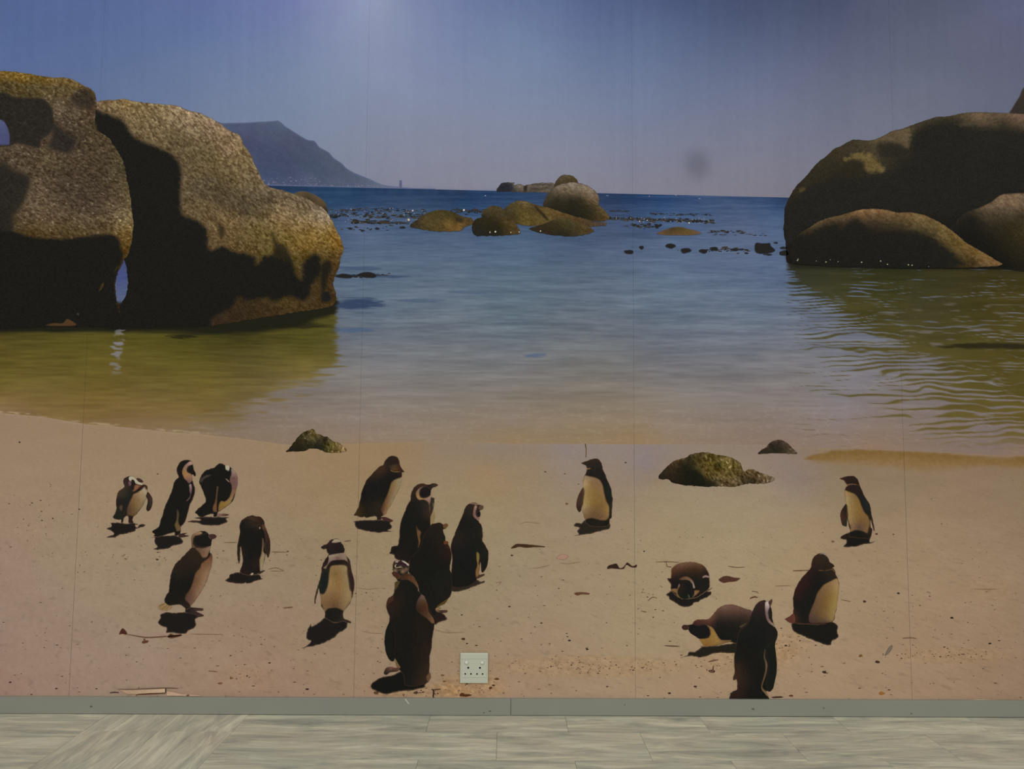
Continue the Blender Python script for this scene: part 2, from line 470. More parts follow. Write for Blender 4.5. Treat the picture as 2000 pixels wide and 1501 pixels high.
def paint_sea(u, v):
    c = SEA(u, v)
    hz = horizon(u)
    lam = 1.7 + np.maximum(v - 380, 0) * 0.0125
    t = np.log(lam) / 0.0125
    x = (u - 1000) / (lam * 9.0)
    r1 = fbm(x, t * 1.5, 11, 3, 0.65)
    r2 = fbm(x * 0.33 + 5, t * 0.42, 21, 2)
    amp = np.interp(v, [365, 400, 460, 620, 760, 820, 870], [4.5, 8, 7, 13, 9, 4.5, 2.4])
    c = c + (amp * (1.25 * r1 + 0.8 * r2))[:, None] * np.array([[1.0, 1.0, 0.95]])
    # fine sparkle net in the shallows
    net = np.abs(fbm(u / 26, v / 6.5, 31, 2)) * sstep(770, 820, v)
    c = c + (sstep(0.10, 0.0, net) * 7 * sstep(770, 815, v))[:, None]
    # streaky dark bands in the deep water
    c = c + (vnoise(u / 160, v / 3.2, 41) * 5 * sstep(425, 400, v))[:, None]
    # pale bands of the kelp zone
    kz = np.exp(-((v - 424 - (u - 700) * 0.012) / 12) ** 2) * sstep(600, 680, u) * sstep(1440, 1300, u)
    c = c + (kz * 12 * (0.4 + fbm(u / 50, v / 3.0, 43, 2)))[:, None] * np.array([[1, .9, .9]])

    # the boulders mirrored, green over the sandy bottom: left
    ug = np.interp(v, [500, 600, 715, 730, 750, 780, 810, 840, 870], [656, 656, 658, 640, 590, 520, 450, 400, 380])
    am = np.interp(v, [600, 660, 700, 730, 800, 860], [5, 10, 20, 60, 110, 120])
    st = fbm(u / 42, t * 1.5, 51, 2, 0.6)
    wl = np.interp(v, [600, 700, 740, 860], [5, 8, 40, 90])
    m = sstep(-wl, wl, ug - u + am * st) * sstep(570, 592, v)
    m = m * np.interp(v, [812, 850], [1, 0.35])
    gl = GREEN_L(u, v) + ((fbm(u / 60, t * 1.3, 61, 3, 0.65)) * np.interp(v, [640, 700, 760, 830], [12, 15, 14, 9]))[:, None] * np.array([[1.1, 1.0, .55]])
    c = lerp(c, gl, m)
    # right
    ug = np.interp(v, [500, 560, 600, 640, 680, 720, 760, 800, 840, 880], [1535, 1556, 1590, 1640, 1700, 1760, 1820, 1890, 1960, 2030])
    wr = np.interp(v, [510, 540, 560, 600, 650, 700, 760, 840], [8, 18, 36, 70, 120, 170, 220, 220])
    warp = 1.2 * fbm(u / 140, t * 0.2, 71, 2) + 0.6 * fbm(u / 52, t * 0.42, 73, 2) + 0.0016 * (u - 1500)
    ph = t * 0.64 + warp
    r = np.abs(2 * (ph - np.floor(ph)) - 1)
    p_g = np.clip(0.5 + (u - ug) / (2 * wr), 0, 1) + 0.42 * fbm(u / 60, t * 0.35, 75, 2) * sstep(1535, 1600, u)
    m = sstep(-.16, .16, p_g - 0.06 - 0.88 * r) * sstep(1532, 1542, u + 8 * vnoise(u / 30, t, 76)) * sstep(495, 510, v)
    m = m * np.interp(v, [845, 880], [1, 0.0])
    gr = GREEN_R(u, v) + (fbm(u / 80, t * 0.5, 81, 3, 0.6) * 8)[:, None] * np.array([[1.1, 1.0, .5]])
    sky_l = sstep(0.34, 0.6, fbm((u - 1400) / (lam * 8), t * 1.2, 91, 2)) * sstep(545, 620, v) * np.interp(v, [560, 640, 860], [.5, .7, .8])
    gr = lerp(gr, np.array([[122, 116, 120]]), sky_l * 0.75)
    c = lerp(c, gr, m)

    def streak(cx, cy, rx, ry, col, k=1.0, seed=5):
        nonlocal c
        e = ((u - cx) / rx) ** 2 + ((v - cy) / ry) ** 2
        mm = sstep(1.1, 0.25, e + 0.45 * fbm(u / (rx * .4), v / (ry * .4), seed, 2) + 0.55 * fbm(u / 22, v / 2.4, seed + 40, 2))
        c = lerp(c, np.array([col], float), mm * k)
    streak(1950, 676, 130, 7, (42, 37, 22), .95, 1)
    streak(700, 592, 55, 13, (47, 60, 89), .85, 2)
    streak(690, 645, 48, 6, (71, 90, 121), .7, 3)
    streak(1045, 693, 26, 5, (89, 102, 123), .9, 4)
    streak(930, 570, 60, 4, (81, 98, 117), .8, 6)
    streak(820, 587, 60, 4, (75, 90, 113), .7, 8)
    streak(745, 540, 60, 4, (55, 70, 97), .8, 7)
    streak(700, 524, 60, 5, (63, 80, 106), .8, 9)
    streak(1230, 460, 70, 8, (58, 72, 94), .5, 10)
    streak(560, 636, 100, 6, (40, 37, 20), .8, 12)
    streak(355, 657, 34, 4.5, (40, 38, 18), .9, 13)
    # shade at the foot of the boulders
    vl = np.interp(u, [0, 330, 420, 500, 580, 640, 670], [648, 648, 652, 648, 636, 618, 604]) + 4 * fbm(u / 60, v / 5, 14, 2)
    k = sstep(vl + 7, vl - 5, v) * sstep(664, 652, u + 4 * vnoise(u * 0, v / 3, 19)) * sstep(575, 590, v)
    c = lerp(c, np.array([[30, 29, 20]]), k * .95)
    k = sstep(533, 518, v) * sstep(1532, 1545, u) * sstep(495, 505, v)
    c = lerp(c, np.array([[34, 32, 22]]), k * .9)
    # the gap between the left boulders, and its mirrored light
    k = sstep(14, 9, np.abs(u - 238)) * sstep(500, 512, v) * sstep(595, 586, v)
    g = np.stack([np.interp(v, [505, 545, 590], [66, 70, 88]), np.interp(v, [505, 545, 590], [70, 80, 98]), np.interp(v, [505, 545, 590], [108, 124, 124])], 1) + (5 * vnoise(u / 9, v / 2.0, 16))[:, None]
    c = lerp(c, g, k)
    k = sstep(12, 7, np.abs(u - 228 + (v - 690) * 0.06 + 5 * vnoise(u * 0, v / 4, 15))) * sstep(632, 645, v) * sstep(736, 722, v) * sstep(-.35, .25, vnoise(u / 18, v / 3.6, 17))
    c = lerp(c, np.array([[126, 122, 126]]), k * np.interp(v, [640, 670, 730], [.6, 1, .6]))
    # foam at the left shoreline
    d = shore(u) - v
    k = np.exp(-((d - 2.5) / 2.4) ** 2) * sstep(520, 330, u) * sstep(-.15, .5, vnoise(u / 11, v / 3, 18))
    c = lerp(c, np.array([[172, 152, 124]]), k * .75)
    return c


GREEN_L = Field([(0, 640, (64, 58, 24)), (0, 665, (84, 74, 32)), (0, 700, (92, 80, 34)), (0, 745, (104, 90, 40)), (0, 775, (122, 100, 58)), (0, 800, (132, 106, 76)),
                 (150, 650, (88, 80, 34)), (300, 655, (82, 76, 30)), (450, 650, (62, 58, 24)), (600, 640, (74, 70, 28)), (600, 680, (84, 78, 32)), (150, 700, (92, 82, 34)), (350, 700, (88, 80, 32)),
                 (600, 720, (112, 98, 52)), (400, 740, (104, 90, 42)), (200, 760, (110, 92, 44)), (400, 780, (112, 94, 50)), (250, 800, (120, 98, 58)), (450, 830, (122, 102, 66)), (300, 835, (130, 106, 72)), (600, 800, (124, 106, 78)), (-200, 700, (88, 76, 34))])
GREEN_R = Field([(1550, 530, (52, 52, 38)), (1700, 525, (50, 49, 26)), (1950, 530, (52, 48, 24)), (1600, 570, (60, 60, 40)), (1750, 570, (58, 56, 28)), (1950, 570, (66, 58, 26)),
                 (1650, 620, (72, 66, 34)), (1800, 605, (66, 62, 38)), (1950, 630, (72, 64, 28)), (1700, 680, (82, 74, 38)), (1900, 690, (78, 70, 32)), (1750, 740, (90, 80, 44)), (1950, 750, (86, 76, 36)),
                 (1850, 800, (98, 86, 44)), (1980, 800, (94, 82, 36)), (1950, 850, (106, 90, 50)), (2200, 700, (80, 70, 34))])

FOOT = [(190, 1010), (350, 1180)]


def paint_sand(u, v):
    c = SAND(u, v)
    s = np.interp(v, [860, 1366], [0.7, 1.5])
    n = fbm(u / (6 * s), v / (3.0 * s), 101, 3, 0.6) * 4.0 + fbm(u / 60, v / 20, 103, 3) * 3.5
    rough = sstep(980, 1100, v)
    # wet sheen by the water is smoother
    n = n * np.interp(v, [860, 960], [.45, 1])
    c = c + n[:, None]
    pits = fbm(u / (9 * s), v / (2.6 * s), 107, 2)
    c = c * (1 - 0.07 * sstep(0.42, 0.75, pits) * rough)[:, None]
    # trampled gravelly bands
    for cx, cy, rx, ry, k in ((1150, 1300, 210, 24, 1.0), (920, 1340, 75, 30, 1.5), (1860, 1280, 130, 18, .8), (1460, 1290, 110, 40, .9), (1530, 1260, 60, 30, .9), (480, 1320, 60, 26, .5), (1925, 1150, 60, 22, .5), (820, 1350, 110, 18, 1.2)):
        e = ((u - cx) / rx) ** 2 + ((v - cy) / ry) ** 2
        m = sstep(1.3, 0.2, e)
        g = fbm(u / 6.5, v / 4.0, 109, 2, .7)
        c = c + (m * k * 13 * g)[:, None] * np.array([[1.0, .92, .75]]) + (m * k)[:, None] * np.array([[3., -1., -6.]])
    # golden puddle by the right shore
    PU = catmull([(1570, 896), (1585, 888), (1610, 883), (1640, 877), (1690, 875), (1760, 877), (1840, 882), (1900, 888), (1960, 892), (2010, 888), (2300, 890), (2300, 918), (2000, 918), (1940, 914), (1880, 917), (1800, 921), (1750, 916), (1690, 910), (1640, 907), (1600, 904)], 6)
    q = np.where((u > 1540) & (v > 850) & (v < 950))[0]
    if len(q):
        sd = poly_sd(u[q], v[q], PU) + 2.5 * fbm(u[q] / 14, v[q] / 4, 121, 2)
        top = np.interp(u[q], [1570, 1640, 1760, 1900, 2000], [890, 877, 877, 887, 889])
        soft = np.interp(v[q] - top, [-2, 6, 20], [2.5, 7, 14])
        m = sstep(-soft * .4, soft, sd)
        g = lerp(np.array([[120, 92, 48]]), np.array([[137, 109, 72]]), np.clip((v[q] - top) / 26, 0, 1)) + (fbm(u[q] / 5, v[q] / 4, 123, 2) * 6)[:, None]
        c[q] = lerp(c[q], g, m)
    # foam line
    d = v - shore(u)
    k = np.exp(-((d - 1.0) / 2.2) ** 2) * (.35 + .65 * sstep(-.1, .5, vnoise(u / 9, v / 3, 113))) * np.where(u < 420, 1, .45)
    c = lerp(c, np.array([[158, 138, 112]]), .6 * k)
    return c


SEAMS = [-2.52, -1.5267, -0.5254, 0.4724, 1.4586, 2.45]


def strip_patch(name, parent, X0, X1, top, bottom, rows, cols, paint, mat, power=1.0):
    s = np.linspace(X0, X1, cols + 1)
    t = np.linspace(0, 1, rows + 1) ** power
    S, T = np.meshgrid(s, t)
    S = S.ravel(); T = T.ravel()
    ua, va = to_print(s, np.full_like(s, 0.2)); ub, vb = to_print(s, np.full_like(s, 2.4))
    k = (ub - ua) / (vb - va)
    A = np.tile(ua - k * va, rows + 1); B = np.tile(k, rows + 1)
    v = np.full_like(S, 700.0)
    for _ in range(5):
        u = A + B * v
        v = top(u) + (bottom(u) - top(u)) * T
    u = A + B * v
    X, Z = to_wall(u, v, layer_y(0))
    verts = np.stack([S, np.full_like(S, layer_y(0)), Z], 1)
    i = np.arange(rows)[:, None] * (cols + 1) + np.arange(cols)[None, :]
    f = np.stack([i, i + cols + 1, i + cols + 2, i + 1], -1).reshape(-1, 4)
    c = lin(np.clip(paint(u, v), 0, 255)) / ILLUM
    return mesh_np(name, verts, f, c, mat, parent)


def bottom_v(u):
    X, Z = to_wall(u, np.full_like(u, 1360.0)); return to_print(X, np.full_like(X, 0.040))[1]


def top_v(u):
    X, Z = to_wall(u, np.full_like(u, 0.0)); return to_print(X, np.full_like(X, 2.80))[1]


for i in range(5):
    strip = bpy.data.objects.new('wallpaper_strip', None); COL.objects.link(strip); strip.parent = mural
    inner = 1 <= i <= 3
    w = 1.0 if inner else 0.75
    o = strip_patch('printed_sky', strip, SEAMS[i] + 0.00015, SEAMS[i + 1] - 0.00015, top_v, horizon, 110, int(140 * w), paint_sky, M_PAPER)
    o = strip_patch('printed_sea', strip, SEAMS[i] + 0.00025, SEAMS[i + 1] - 0.00025, horizon, shore, 330, int(230 * w), paint_sea, M_PAPER, 1.15)
    o = strip_patch('printed_beach', strip, SEAMS[i] + 0.0004, SEAMS[i + 1] - 0.0004, shore, bottom_v, 250, int(260 * w), paint_sand, M_SAND)


# ------------------------------------------------------------------ printed shapes
def crop(x0, y0, s):
    return lambda pts: [(x0 + p[0] / s, y0 + p[1] / s) for p in pts]


def sheet(name, parent, outline, colour, layer, step=2.4, edge=None, soft=1.6, smooth=True, mat=None, label=None, rough=0.0, lit_edge=False, within=None):
    """one flat printed shape: outline in print coordinates; colour = rgb, list of samples, or function(u, v)"""
    B = catmull(outline, max(1.0, step)) if smooth else np.array(outline, float)
    if rough:
        B = B + np.stack([vnoise(B[:, 0] / 4, B[:, 1] / 4, 3), vnoise(B[:, 0] / 4 + 50, B[:, 1] / 4, 4)], 1) * rough
    lo = B.min(0); hi = B.max(0)
    gx = np.arange(lo[0] + step * .5, hi[0], step); gy = np.arange(lo[1] + step * .5, hi[1], step * .87)
    P = np.zeros((0, 2))
    if len(gx) and len(gy):
        GX, GY = np.meshgrid(gx, gy); GX[1::2] += step * .5
        P = np.stack([GX.ravel(), GY.ravel()], 1)
        sd = poly_sd(P[:, 0], P[:, 1], B)
        P = P[sd > step * .45]
    ring = np.zeros((0, 2))
    pts = np.concatenate([B, P]); n = len(B)
    vs, es, fs, *_ = delaunay_2d_cdt([Vector(q) for q in pts], [(i, (i + 1) % n) for i in range(n)], [], 1, 1e-4, False)
    V = np.array([(q.x, q.y) for q in vs]); F = np.array([f for f in fs if len(f) == 3], int)
    G = V[F].mean(1)
    F = F[poly_sd(G[:, 0], G[:, 1], B) > 0]
    keep = np.unique(F); remap = np.zeros(len(V), int); remap[keep] = np.arange(len(keep)); V = V[keep]; F = remap[F]
    u, v = V[:, 0].copy(), V[:, 1].copy()
    if callable(colour): c = colour(u, v)
    elif isinstance(colour[0], (int, float)): c = np.tile(np.array([colour], float), (len(u), 1))
    else: c = Field(colour)(u, v)
    if edge is not None:
        sd = np.maximum(poly_sd(u, v, B), 0)
        k = 1 - sstep(0, soft, sd)
        if lit_edge: k = k * sstep(45, 80, c.mean(1))          # rims only where the rock is in the sun
        if within is not None: k = k * sstep(1.2, 3.5, poly_sd(u, v, within))   # marks that reach the outline keep their own colour there
        c = lerp(c, np.array([edge], float) + 0 * c, k)
    X, Z = to_wall(u, v, layer_y(layer))
    verts = np.stack([X, np.full_like(X, layer_y(layer)), Z], 1)
    # face the room
    a, b, d = V[F[:, 0]], V[F[:, 1]], V[F[:, 2]]
    cr = (b[:, 0] - a[:, 0]) * (d[:, 1] - a[:, 1]) - (b[:, 1] - a[:, 1]) * (d[:, 0] - a[:, 0])
    F[cr > 0] = F[cr > 0][:, ::-1]
    o = mesh_np(name, verts, F, lin(np.clip(c, 0, 255)) / ILLUM, mat or M_PENGUIN, parent)
    if label: o['label'] = label
    return o


def stroke(pts, width, taper=True):
    P = catmull(pts, 3, False)
    d = np.gradient(P, axis=0); d /= np.maximum(np.linalg.norm(d, axis=1), 1e-9)[:, None]
    nrm = np.stack([-d[:, 1], d[:, 0]], 1)
    t = np.linspace(0, 1, len(P))
    w = width * .5 * (np.sqrt(np.clip(1 - (2 * t - 1) ** 2, 0, 1)) * .8 + .2 if taper else np.ones_like(t))
    return np.concatenate([P + nrm * w[:, None], (P - nrm * w[:, None])[::-1]])


def rock_paint(field, patches=(), grain=10, gs=3.2, ang=0.5, mott=7, tint=(1.05, 1.0, 0.85), seed=1, fleck=0.0, dark=(26, 25, 22)):
    """printed granite: colour field, soft-edged patches, slanting grain and pale flecks"""
    F = Field(field) if not callable(field) else field

    def fn(u, v):
        c = F(u, v)
        ca, sa = math.cos(ang), math.sin(ang)
        a = (u * ca + v * sa); b = (-u * sa + v * ca)
        g = fbm(a / (gs * 2.1), b / gs, seed, 2, .6)
        g2 = fbm(a / (gs * 6), b / (gs * 3.2), seed + 3, 3, .6)
        for poly, col, soft, k in patches:
            B = np.array(catmull(poly, 6))
            w = max(soft * 3, 12)
            lo = B.min(0) - w; hi = B.max(0) + w
            idx = np.where((u > lo[0]) & (u < hi[0]) & (v > lo[1]) & (v < hi[1]))[0]
            if not len(idx): continue
            sd = poly_sd(u[idx], v[idx], B) + g[idx] * soft * 1.0 + g2[idx] * soft * .35
            m = sstep(-soft, soft, sd) * k
            c[idx] = lerp(c[idx], np.array([col], float), m)
        mean = c.mean(1)
        lum = np.clip(mean / 90.0, .05, 1.3) * sstep(18, 58, mean)
        c = c + (g * grain * lum + g2 * mott * lum)[:, None] * np.array([tint])
        if fleck:
            h = vnoise(a / 4.2, b / 3.2, seed + 9)
            c = c + (sstep(.62, .95, h) * fleck * lum)[:, None] * np.array([[1, .97, .88]])
        return c
    return fn


c5 = crop(0, 120, 5); c5b = crop(0, 360, 5); c6 = crop(330, 180, 5); c7 = crop(330, 360, 5)
BLK = (25, 24, 21)

# far headland with houses and the tower
land = sheet('printed_mountain', mural, [(420, 239), (435, 240), (460, 239.4), (484, 239), (504, 237.4), (520, 237), (536, 236), (543, 235), (549, 239), (560, 248), (576, 258), (592, 268), (602, 273), (613, 274.4), (618, 279), (624, 287), (642, 297), (652, 308), (668, 319), (678, 329), (690, 336), (706, 343), (724, 350), (738, 357), (752, 361.5), (775, 364), (800, 366.5), (850, 368), (850, 369.6), (780, 368), (650, 365), (520, 362), (440, 362), (420, 300)],
             rock_paint([(440, 242, (76, 87, 111)), (540, 240, (80, 91, 113)), (480, 270, (70, 75, 99)), (560, 275, (72, 78, 101)), (600, 285, (74, 81, 103)), (540, 310, (64, 72, 97)), (600, 320, (68, 78, 99)), (650, 320, (74, 83, 103)), (520, 345, (68, 77, 103)), (600, 350, (74, 83, 107)), (700, 350, (82, 91, 111)), (760, 365, (96, 105, 123)), (850, 369, (110, 117, 131))], grain=3, gs=5, mott=4, tint=(1, 1, 1), seed=4),
             1, step=2.6, edge=(96, 102, 132), soft=3, label='hazy violet headland with a flat top sloping down to the sea')
hs = []
for k in range(110):
    x = random.uniform(505, 740); r = random.random()
    y = horizon(x) - 2 - abs(random.gauss(0, 1)) * (7 if x < 620 else 2.2)
    if 560 < x < 625 and r < .4: y -= random.uniform(2, 14)
    w = random.uniform(1.0, 3.0); h = random.uniform(.6, 1.3)
    hs.append((x, y, w, h, random.choice([(100, 104, 126), (108, 110, 130), (118, 118, 134), (92, 96, 120)])))


def flecks(name, parent, items, layer, sides=6, label=None):
    """many small printed marks joined into one sheet: (u, v, half width, half height, rgb)"""
    U, V, C, Fc = [], [], [], []
    for (x, y, w, h, c) in items:
        b = len(U); ph = random.uniform(0, 6.28)
        for q in range(sides):
            a = ph + 6.2832 * q / sides; j = random.uniform(.7, 1.25)
            U.append(x + w * j * math.cos(a)); V.append(y + h * j * math.sin(a)); C.append(c)
        Fc += [(b, b + q + 1, b + q) for q in range(1, sides - 1)]
    Y = np.repeat(layer_y(layer) - 0.7 * GAP * np.arange(len(items)) / max(1, len(items)), sides)    # never two marks in one plane
    X, Z = to_wall(U, V, layer_y(layer))
    o = mesh_np(name, np.stack([X, Y, Z], 1), np.array(Fc), lin(np.array(C, float)) / ILLUM, M_PAPER, parent)
    o['kind'] = 'stuff'
    if label: o['label'] = label
    return o


flecks('shore_houses', land, hs, 2, 4)
sheet('tower', land, [(780.3, 352), (784.6, 352), (785, 367), (779.8, 367)], (88, 92, 118), 2, smooth=False)

# boulders ----------------------------------------------------------
sheet('printed_boulder', mural, [(572, 380), (578, 376), (590, 373), (605, 376), (620, 383), (632, 392), (638, 402), (640, 416), (610, 420), (580, 400)],
      rock_paint([(585, 377, (92, 76, 54)), (615, 384, (86, 72, 52)), (600, 390, (52, 44, 32)), (630, 398, (86, 68, 44)), (636, 410, (50, 42, 32)), (610, 410, (60, 50, 36))], grain=7, seed=6), 2, 1.8, edge=(84, 76, 70), soft=1.5,
      label='small brown rock peeping out behind the big tilted boulder on the left')
B2 = [(170, 205), (189, 199), (200, 196), (222, 195), (242, 193), (258, 197), (290, 201), (320, 204), (345, 206), (360, 212), (375, 217), (390, 220), (405, 228), (420, 235), (433, 243), (441, 250), (455, 258), (466, 262), (472, 272), (476, 282), (484, 293), (491, 305), (497, 320), (505, 335), (512, 350), (522, 362), (535, 368), (550, 371), (565, 376), (580, 380), (600, 388), (615, 397), (630, 405), (637, 412), (645, 424), (652, 437), (660, 454), (667, 470), (671, 482), (671, 490), (667, 498), (664, 512), (660, 527), (653, 542), (651, 556), (655, 570), (656, 582), (654, 592), (640, 600), (600, 606), (560, 612), (500, 622), (440, 632), (400, 637), (330, 639), (260, 640), (232, 640), (233, 600), (239, 590), (246, 575), (250, 555), (249, 540), (247, 524), (243, 508), (238, 500), (200, 480), (190, 300)]
sheet('printed_boulder', mural, B2, rock_paint([
    (200, 200, (108, 88, 62)), (245, 198, (122, 100, 62)), (320, 208, (132, 112, 82)), (390, 224, (142, 120, 94)), (440, 258, (134, 112, 86)), (240, 225, (104, 86, 60)), (300, 245, (110, 92, 64)), (360, 250, (116, 98, 72)), (420, 280, (112, 94, 66)), (470, 285, (118, 98, 68)),
    (320, 285, (96, 80, 56)), (370, 310, (92, 77, 54)), (420, 330, (98, 82, 54)), (480, 320, (112, 94, 64)), (380, 370, (92, 77, 54)), (440, 380, (88, 74, 50)), (500, 360, (106, 90, 66)), (520, 395, (84, 72, 52)), (570, 392, (106, 90, 68)), (600, 400, (102, 86, 64)), (480, 408, (74, 64, 46)), (420, 420, (98, 80, 54)), (625, 412, (118, 102, 82)),
    (450, 430, (110, 88, 58)), (540, 425, (122, 100, 68)), (590, 425, (124, 104, 74)), (635, 425, (138, 120, 98)), (650, 450, (124, 98, 50)), (500, 450, (100, 82, 46)), (560, 450, (108, 88, 48)), (610, 455, (118, 94, 46)), (660, 475, (122, 90, 36)), (480, 475, (86, 68, 38)), (540, 480, (88, 74, 36)), (600, 480, (112, 86, 38)), (640, 490, (96, 76, 36)),
    (665, 495, (84, 62, 28)), (620, 520, (50, 42, 24)), (648, 545, (66, 48, 26)), (610, 570, (64, 50, 26)), (560, 592, (68, 52, 27)), (640, 590, (62, 47, 24)), (480, 600, (50, 39, 23)), (430, 614, (54, 40, 27))],
    [(crop(0, 120, 5)([(900, 480), (1000, 500), (1100, 535), (1180, 570), (1240, 640), (1270, 700), (1330, 750), (1430, 800), (1530, 840), (1640, 890), (1710, 940), (1750, 1000), (1765, 1080), (1760, 1200), (1755, 1330), (1765, 1450), (1790, 1510), (1860, 1530), (1960, 1580), (2010, 1630), (2030, 1720), (2020, 1800), (2060, 1850), (2120, 1830), (2170, 1810), (2240, 1840), (2300, 1870), (2400, 1880), (2490, 1920), (2500, 1980), (2530, 1980), (2570, 1910), (2680, 1890), (2690, 1830), (2760, 1860), (2840, 1920), (2870, 2010), (2900, 2110), (2960, 2130), (2965, 1990), (3010, 1910), (3080, 1880), (3120, 1920), (3130, 2050), (3090, 2110), (3040, 2180), (3020, 2280), (2960, 2330), (2800, 2290), (2680, 2340), (2600, 2300), (2400, 2330), (2330, 2300), (2250, 2400), (2080, 2500), (2000, 2640), (1000, 2640), (1100, 1500)]), BLK, 5, .97),
     (crop(330, 360, 5)([(1500, 780), (1560, 740), (1590, 800), (1550, 900), (1530, 1000), (1500, 1060), (1490, 960)]), (26, 25, 20), 4, .85),
     (crop(330, 360, 5)([(1010, 470), (1050, 560), (1130, 600), (1180, 700), (1160, 760), (1030, 700), (1030, 620)]), (40, 34, 22), 5, .9),
     (crop(330, 360, 5)([(1490, 1060), (1560, 1050), (1580, 1130), (1500, 1150)]), (24, 26, 28), 3, .9),
     (crop(330, 360, 5)([(480, 380), (540, 420), (530, 520), (500, 520)]), (46, 40, 26), 4, .8),
     ([(415, 340), (470, 400), (480, 415), (430, 400), (370, 372)], (72, 62, 44), 12, .6), ([(330, 255), (420, 300), (400, 320), (340, 290)], (84, 72, 48), 12, .6),
     ([(400, 240), (470, 305), (430, 300)], (124, 100, 76), 9, .5)],
    grain=46, gs=2.3, ang=.75, mott=18, seed=11, fleck=40), 3, 1.6, edge=(96, 84, 66), lit_edge=True, soft=1.6, rough=1.0, mat=M_ROCK,
    label='large tilted granite boulder with a black cleft and golden moss at its seaward foot')
B1 = [(-170, 140), (-60, 137), (0, 138), (20, 139), (50, 143), (80, 148), (105, 151), (130, 152), (150, 159), (165, 167), (178, 174), (185, 182), (188, 195), (189, 205), (187, 215), (185, 235), (184, 250), (190, 255), (205, 263), (217, 276), (228, 292), (237, 308), (243, 325), (247, 345), (252, 370), (256, 395), (258, 415), (261, 433), (260, 450), (258, 465), (254, 485), (249, 500), (243, 504), (240, 512), (233, 525), (228, 540), (225, 553), (226, 575), (228, 588), (233, 598), (234, 640), (200, 639), (150, 638), (100, 638), (50, 640), (0, 642), (-170, 644)]
b1 = sheet('printed_boulder', mural, B1, rock_paint([
    (-100, 145, (97, 76, 32)), (0, 145, (108, 82, 34)), (40, 152, (111, 84, 30)), (90, 158, (102, 81, 39)), (140, 160, (108, 87, 49)), (178, 180, (87, 66, 37)), (10, 165, (77, 64, 34)), (60, 175, (71, 60, 35)), (110, 185, (82, 69, 45)), (140, 200, (76, 64, 47)), (186, 205, (81, 60, 45)),
    (115, 220, (87, 72, 55)), (150, 230, (82, 69, 52)), (180, 245, (71, 60, 40)), (140, 265, (60, 50, 39)), (180, 275, (72, 60, 42)), (80, 275, (66, 52, 40)), (30, 290, (77, 64, 49)), (90, 300, (84, 71, 49)), (150, 315, (77, 64, 47)), (210, 290, (72, 60, 42)), (235, 330, (71, 62, 42)),
    (0, 310, (71, 59, 45)), (60, 330, (74, 60, 45)), (120, 345, (66, 55, 40)), (180, 340, (66, 54, 40)), (230, 370, (79, 66, 45)), (70, 380, (91, 76, 57)), (130, 385, (71, 59, 44)), (190, 385, (64, 52, 40)), (240, 400, (87, 72, 50)), (50, 420, (82, 67, 49)), (110, 425, (94, 77, 57)), (170, 425, (87, 72, 52)), (230, 425, (108, 91, 66)), (250, 430, (111, 94, 62)),
    (60, 450, (71, 55, 30)), (130, 450, (74, 59, 35)), (200, 448, (77, 62, 39)), (245, 455, (99, 77, 37)), (240, 480, (82, 62, 25)), (245, 497, (77, 55, 24)), (-120, 380, (59, 49, 37)), (-120, 300, (67, 55, 42))],
    [([(-170, 200), (-20, 184), (8, 180), (28, 190), (60, 192), (85, 194), (97, 205), (103, 220), (105, 245), (95, 262), (80, 272), (76, 288), (58, 284), (30, 279), (20, 284), (-170, 284)], (38, 35, 30), 3, .97),
     ([(140, 192), (150, 178), (165, 172), (180, 182), (186, 200), (176, 212), (150, 206)], (50, 42, 34), 6, .9),
     ([(105, 243), (125, 258), (145, 272), (138, 296), (112, 294), (96, 286), (104, 268)], (40, 35, 32), 6, .9),
     ([(-170, 330), (0, 318), (30, 335), (55, 345), (56, 365), (42, 400), (26, 420), (18, 455), (-170, 460)], (36, 33, 28), 7, .92),
     ([(110, 340), (150, 335), (190, 345), (200, 400), (170, 415), (130, 395)], (66, 54, 42), 12, .6),
     ([(-170, 452), (20, 452), (60, 462), (110, 467), (170, 462), (212, 458), (230, 464), (236, 482), (240, 500), (234, 520), (228, 540), (224, 560), (232, 600), (240, 650), (-170, 650)], BLK, 4, .97),
     ([(150, 178), (120, 168), (60, 165), (20, 160), (-50, 170), (0, 182), (40, 172), (90, 180)], (70, 60, 40), 5, .5)],
    grain=50, gs=2.3, ang=.45, mott=14, seed=23, fleck=64), 4, 1.6, edge=(92, 84, 62), lit_edge=True, soft=1.5, rough=1.0, mat=M_ROCK,
    label='tall knobbly boulder at the left edge with a round hole and ochre lichen on top')
sheet('opening', b1, [(-40, 262), (-30, 240), (-10, 232), (6, 235), (14, 246), (19, 262), (19.5, 276), (18, 283), (0, 284), (-30, 284)], [(0, 235, (80, 88, 122)), (0, 282, (70, 75, 110)), (18, 260, (70, 74, 108)), (-30, 260, (78, 84, 118))], 5, 3, edge=(56, 54, 66), soft=2)
for pts, col in (([(88, 636), (104, 630), (122, 630), (130, 622), (140, 625), (150, 634), (140, 637)], (78, 56, 34)), ([(192, 570), (196, 558), (200, 551), (204, 554), (200, 564)], (62, 50, 24)), ([(222, 530), (228, 520), (232, 518), (227, 528), (220, 536)], (62, 54, 26)), ([(148, 612), (154, 610), (155, 615), (150, 615)], (60, 60, 54))):
    sheet('lit_ledge', b1, pts, col, 5, 1.5, edge=(34, 30, 22), soft=2.2)

